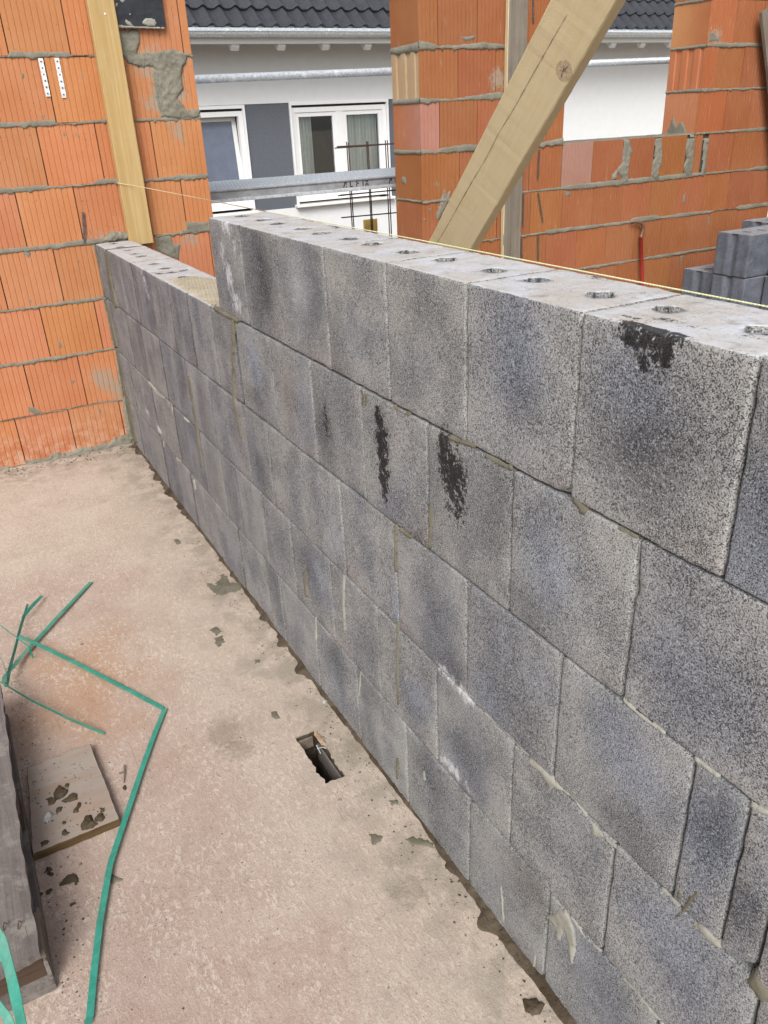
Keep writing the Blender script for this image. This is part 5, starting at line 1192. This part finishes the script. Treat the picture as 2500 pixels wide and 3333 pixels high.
for _ in range(420): crumb(-.80+abs(rs.gauss(0, .04)), rs.uniform(1.8, 3.1), .0006, .0006+.0028*rs.random()**2.5)
for _ in range(160): crumb(rs.uniform(-.79, -.63), rs.uniform(2.29, 2.56), BZ+.0005, rs.uniform(.0006, .0026))
for _ in range(200): crumb(rs.uniform(-.9, 0), D-.02-abs(rs.gauss(0, .06)), .001, rs.uniform(.002, .006))
gv = g.make('gravel', [M['pebble'], M['clump'], M['dirt']]); tag(gv, 'fine crumbs of mortar, grit and dust scattered over the floor', 'grit', kind='stuff')
# twig
o = thing('twig', tuple(P(404, 2500, 2, 0)), 'short grey twig lying between the small board and the green strap', 'twig')
p0, p1 = P(*tA([(1492, 885)])[0], 2, .006), P(*tA([(1488, 1095)])[0], 2, .003)
G().tube([p0, (p0+p1)/2+[.001, 0, .001], p1], [.0022, .002, .0012], 7).tube([(p0*.6+p1*.4), P(*tA([(1425, 985)])[0], 2, .006)], [.0016, .002], 6).make('stick', M['form_dark'], o)

# ------------------------------------------------------------------ small board on the floor
q = [P(*tM([c_])[0], 2, BZ) for c_ in ((390, 160), (515, 485), (140, 640), (118, 262))]
o = thing('small_board', (float(np.mean([a[0] for a in q])), float(np.mean([a[1] for a in q])), 0), 'offcut of worn board with mortar crumbs lying beside the pallet', 'board')
g = G(); seq = []
for i in range(4):
    a, b = q[i], q[(i+1) % 4]; n_ = 24
    for k in range(n_):
        p = a+(b-a)*k/n_; j = (vn(p[None], 60, 5)[0]-.5)*(.004 if i != 3 else .02); nn = np.cross(b-a, [0, 0, 1.]); nn /= np.linalg.norm(nn); seq.append(p+nn*j)
n_ = len(seq); cz = BZ
V_ = [(p[0], p[1], .002) for p in seq]+[(p[0], p[1], cz-.001) for p in seq]
c0_ = np.mean(seq, 0); V_ += [tuple((np.array(p)+(c0_-p)*.012)[:2])+(cz,) for p in seq]
g.add(V_, [(i, n_+i, n_+(i+1) % n_, (i+1) % n_)[::-1] for i in range(n_)], 1); 
b0 = 0; g.f += [(n_+i, 2*n_+i, 2*n_+(i+1) % n_, n_+(i+1) % n_)[::-1] for i in range(n_)]; g.mi += [1]*n_; g.f.append(tuple(2*n_+i for i in range(n_))[::-1]); g.mi.append(0); g.f.append(tuple(range(n_))); g.mi.append(0)
sb = g.make('panel', [M['ply'], M['ply_edge']], o)

# ------------------------------------------------------------------ pallet at the left edge
o = thing('pallet', (-.88, 2.4, 0), 'dusty weathered wooden pallet at the left edge of the floor', 'pallet')
def pboard(nm, x0, x1, y0, y1, z0, z1, mat, seed=0, ends=None, wob=.0015):
    g_ = G(); g_.obox((x0, y0, z0), (0, 1, 0), (1, 0, 0), (0, 0, 1), y1-y0, x1-x0, z1-z0, ch=.003, seg=70, wob=wob, seed=seed)
    if ends:  # ragged broken near end
        for i in range(8):
            v = g_.v[i]; g_.v[i] = (v[0], v[1]+ends*(vn(np.array([[v[0], 0, v[2]]]), 40, seed)[0]), v[2])
    return g_.make(nm, mat, o)
g = G(); a = []                       # top deck: one wide worn board with a ragged near end
nx = 30; xs = np.linspace(-1.10, -.811, nx)
outl = [(x, 1.925+.012*fbm(np.array([[x, 0, 0]]), 60, 4, 3)[0]+.20*(x+.811)*.05) for x in xs]+[(-.811+.004*(vn(np.array([[0, y, 0]]), 30, 2)[0]-.5)+max(0, (y-2.2))*.022, y) for y in np.linspace(1.95, 2.83, 60)]+[(-1.10, 2.83)]
n_ = len(outl); g.add([(x, y, .112) for x, y in outl]+[(x, y, .131) for x, y in outl], [tuple(range(n_-1, -1, -1)), tuple(range(n_, 2*n_))]+[(i, (i+1) % n_, n_+(i+1) % n_, n_+i) for i in range(n_)])
g.make('deck_board', M['form'], o)
pboard('deck_board', -1.40, -1.12, 1.93, 2.83, .112, .131, M['form'], 5)
g = G(); g.obox((-1.42, 1.945, .092), (1, 0, 0), (0, 1, 0), (0, 0, 1), .615, .10, .0195, ch=.004, seg=30, wob=.008, seed=6); g.make('cross_board', M['form_dark'], o)
for y in (2.34, 2.72):
    g = G(); g.obox((-1.42, y, .092), (1, 0, 0), (0, 1, 0), (0, 0, 1), .612, .10, .0195, ch=.003, seg=20, wob=.003, seed=7); g.make('cross_board', M['form_dark'], o)
for y in (1.965, 2.36, 2.72):
    for x in (-.955, -1.26):
        G().box(x, x+.145, y, y+.095 if y < 2.7 else y+.1, .019, .0915, ch=.006).make('spacer_block', M['endgrain'], o)
pboard('runner', -.955, -.806, 1.945, 2.84, .0015, .0185, M['form'], 9)
pboard('runner', -1.26, -1.115, 1.945, 2.84, .0015, .0185, M['form'], 10)
g = G(); g.obox((-.8145, 1.955, .020), (0, 1, 0), (0, 0, 1), (1, 0, 0), .13, .055, .008, ch=.002, seg=20, wob=.002, seed=12); g.make('split_edge', M['form'], o)
# bent nails
for (px, py) in ((60, 3025), (12, 3030)):
    a = P(px, py, 2, .133); g = G(); g.tube([a, a+[.001, .004, .007], a+[.004, .010, .010], a+[.008, .008, .004]], .0013, 6).make('bent_nail', M['rust'], o)

# ------------------------------------------------------------------ green strapping
STR = 'green plastic strapping'
def strap(pts, wdt, label, name='strap', tw=None, mat='strap', loc=None, th=.0009, sub=10, group=STR, up=(0, 0, 1)):
    """pts: 3-D points; the flat side faces up unless tw (degrees of roll) says otherwise"""
    P_ = [np.array(p, float) for p in pts]; N = len(P_); tw = tw or [0]*N; pp, rr_ = [], []
    for i in range(N-1):
        for k in range(sub):
            t = k/sub; pp.append(P_[i]*(1-t)+P_[i+1]*t); rr_.append(tw[i]*(1-t)+tw[i+1]*t)
    pp.append(P_[-1]); rr_.append(tw[-1]); V_, F_ = [], []
    sm_ = [pp[0]]+[(pp[i-1]+2*pp[i]+pp[i+1])/4 for i in range(1, len(pp)-1)]+[pp[-1]]; pp = sm_
    for i, p in enumerate(pp):
        t = pp[min(i+1, len(pp)-1)]-pp[max(i-1, 0)]; t /= np.linalg.norm(t); s = np.cross(t, up); s /= np.linalg.norm(s); n_ = np.cross(s, t)
        a = rad(rr_[i]); s2 = s*math.cos(a)+n_*math.sin(a); n2 = np.cross(s2, t)
        for sx, sn in ((-1, 0), (-.6, .0004), (.6, .0004), (1, 0), (1, -th), (-1, -th)): V_.append(p+s2*wdt/2*sx+n2*sn)
    for i in range(len(pp)-1):
        for k in range(6): F_.append((i*6+k, i*6+(k+1) % 6, i*6+6+(k+1) % 6, i*6+6+k))
    F_ += [tuple(range(5, -1, -1)), tuple(len(V_)-6+k for k in range(6))]
    ob_ = link(name, V_, F_, M[mat], loc=tuple(P_[0])); tag(ob_, label, 'strap', group); return ob_
sL = T(0, 1850, .33755); SW = .0138
def f2(fn, q, z): return P(*fn([q])[0], 2, z)
# long strap: two runs joined by a fold at the far right corner
strap([f2(sL, (170, 648), .030), f2(sL, (330, 715), .028), f2(sL, (700, 895), .020), f2(sL, (1200, 1150), .010), f2(sL, (1575, 1350), .004)], SW, 'long straight green strap running from the crossing to the fold')
strap([f2(sL, (1590, 1352), .007), f2(sL, (1480, 1620), .010), f2(sL, (1375, 1910), .012), f2(tM, (475, 680), .014), f2(tM, (430, 940), .012), f2(tM, (402, 1180), .010), f2(tM, (388, 1340), .008), f2(tM, (378, 1372), .010)], SW, 'long curving green strap sweeping from the fold down to the bottom frame edge')
strap([f2(sL, (878, 130), .006), f2(sL, (600, 420), .014), f2(sL, (350, 690), .014), f2(sL, (180, 880), .02), f2(sL, (45, 1040), .05), f2(sL, (40, 1100), .10)], SW, 'green strap passing under the crossing with its end pointing away to the back')
strap([f2(sL, (405, 265), .02), f2(sL, (320, 350), .03), f2(sL, (232, 455), .03), f2(sL, (190, 600), .03), f2(sL, (140, 800), .03), f2(sL, (95, 960), .04), f2(sL, (60, 1140), .06)], .011, 'short twisted green strap with a kinked upper end left of the crossing', tw=[20, 40, 60, 66, 70, 60, 20])
strap([f2(sL, (268, 345), .012), f2(sL, (230, 460), .02)], .007, 'pointed green offcut tip poking out behind the twisted strap', tw=[50, 50])
# edge-on straps and threads
strap([f2(sL, (0, 1090), .06), f2(sL, (300, 1270), .05), f2(sL, (700, 1465), .03), f2(sL, (1010, 1595), .004)], .011, 'thin strap standing on edge between the long strap and the board', tw=[80, 82, 84, 84])
strap([f2(sL, (-40, 515), .09), f2(sL, (160, 665), .08), f2(sL, (280, 755), .05), f2(sL, (318, 862), .006)], .006, 'very thin strap on edge curving down across the crossing', tw=[84, 84, 80, 60])
strap([f2(sL, (-30, 820), .06), f2(sL, (20, 880), .06), f2(sL, (62, 1000), .06), f2(sL, (75, 1110), .04)], .005, 'thin thread of strap bending at the left frame edge', tw=[84, 84, 80, 80])
# straps rising close to the camera
strap([PD(-25, 3000, 1.16), PD(5, 3060, 1.12), PD(38, 3190, 1.07), PD(58, 3280, 1.04), PD(80, 3390, 1.0)], .019, 'broad green strap rising close to the camera in front of the pallet', tw=[10, 0, 0, 0, 0], up=tuple(-R[2]))
strap([PD(-15, 3262, 1.10), PD(20, 3310, 1.08), PD(52, 3390, 1.06)], .016, 'short green strap end in the bottom left corner', up=tuple(-R[2]))
strap([PD(-14, 3105, 1.14), PD(8, 3120, 1.13), PD(26, 3125, 1.13), PD(36, 3160, 1.13)], .012, 'pale folded piece of green strap behind the broad strap', up=tuple(-R[2]))
print('objects', len(bpy.data.objects))
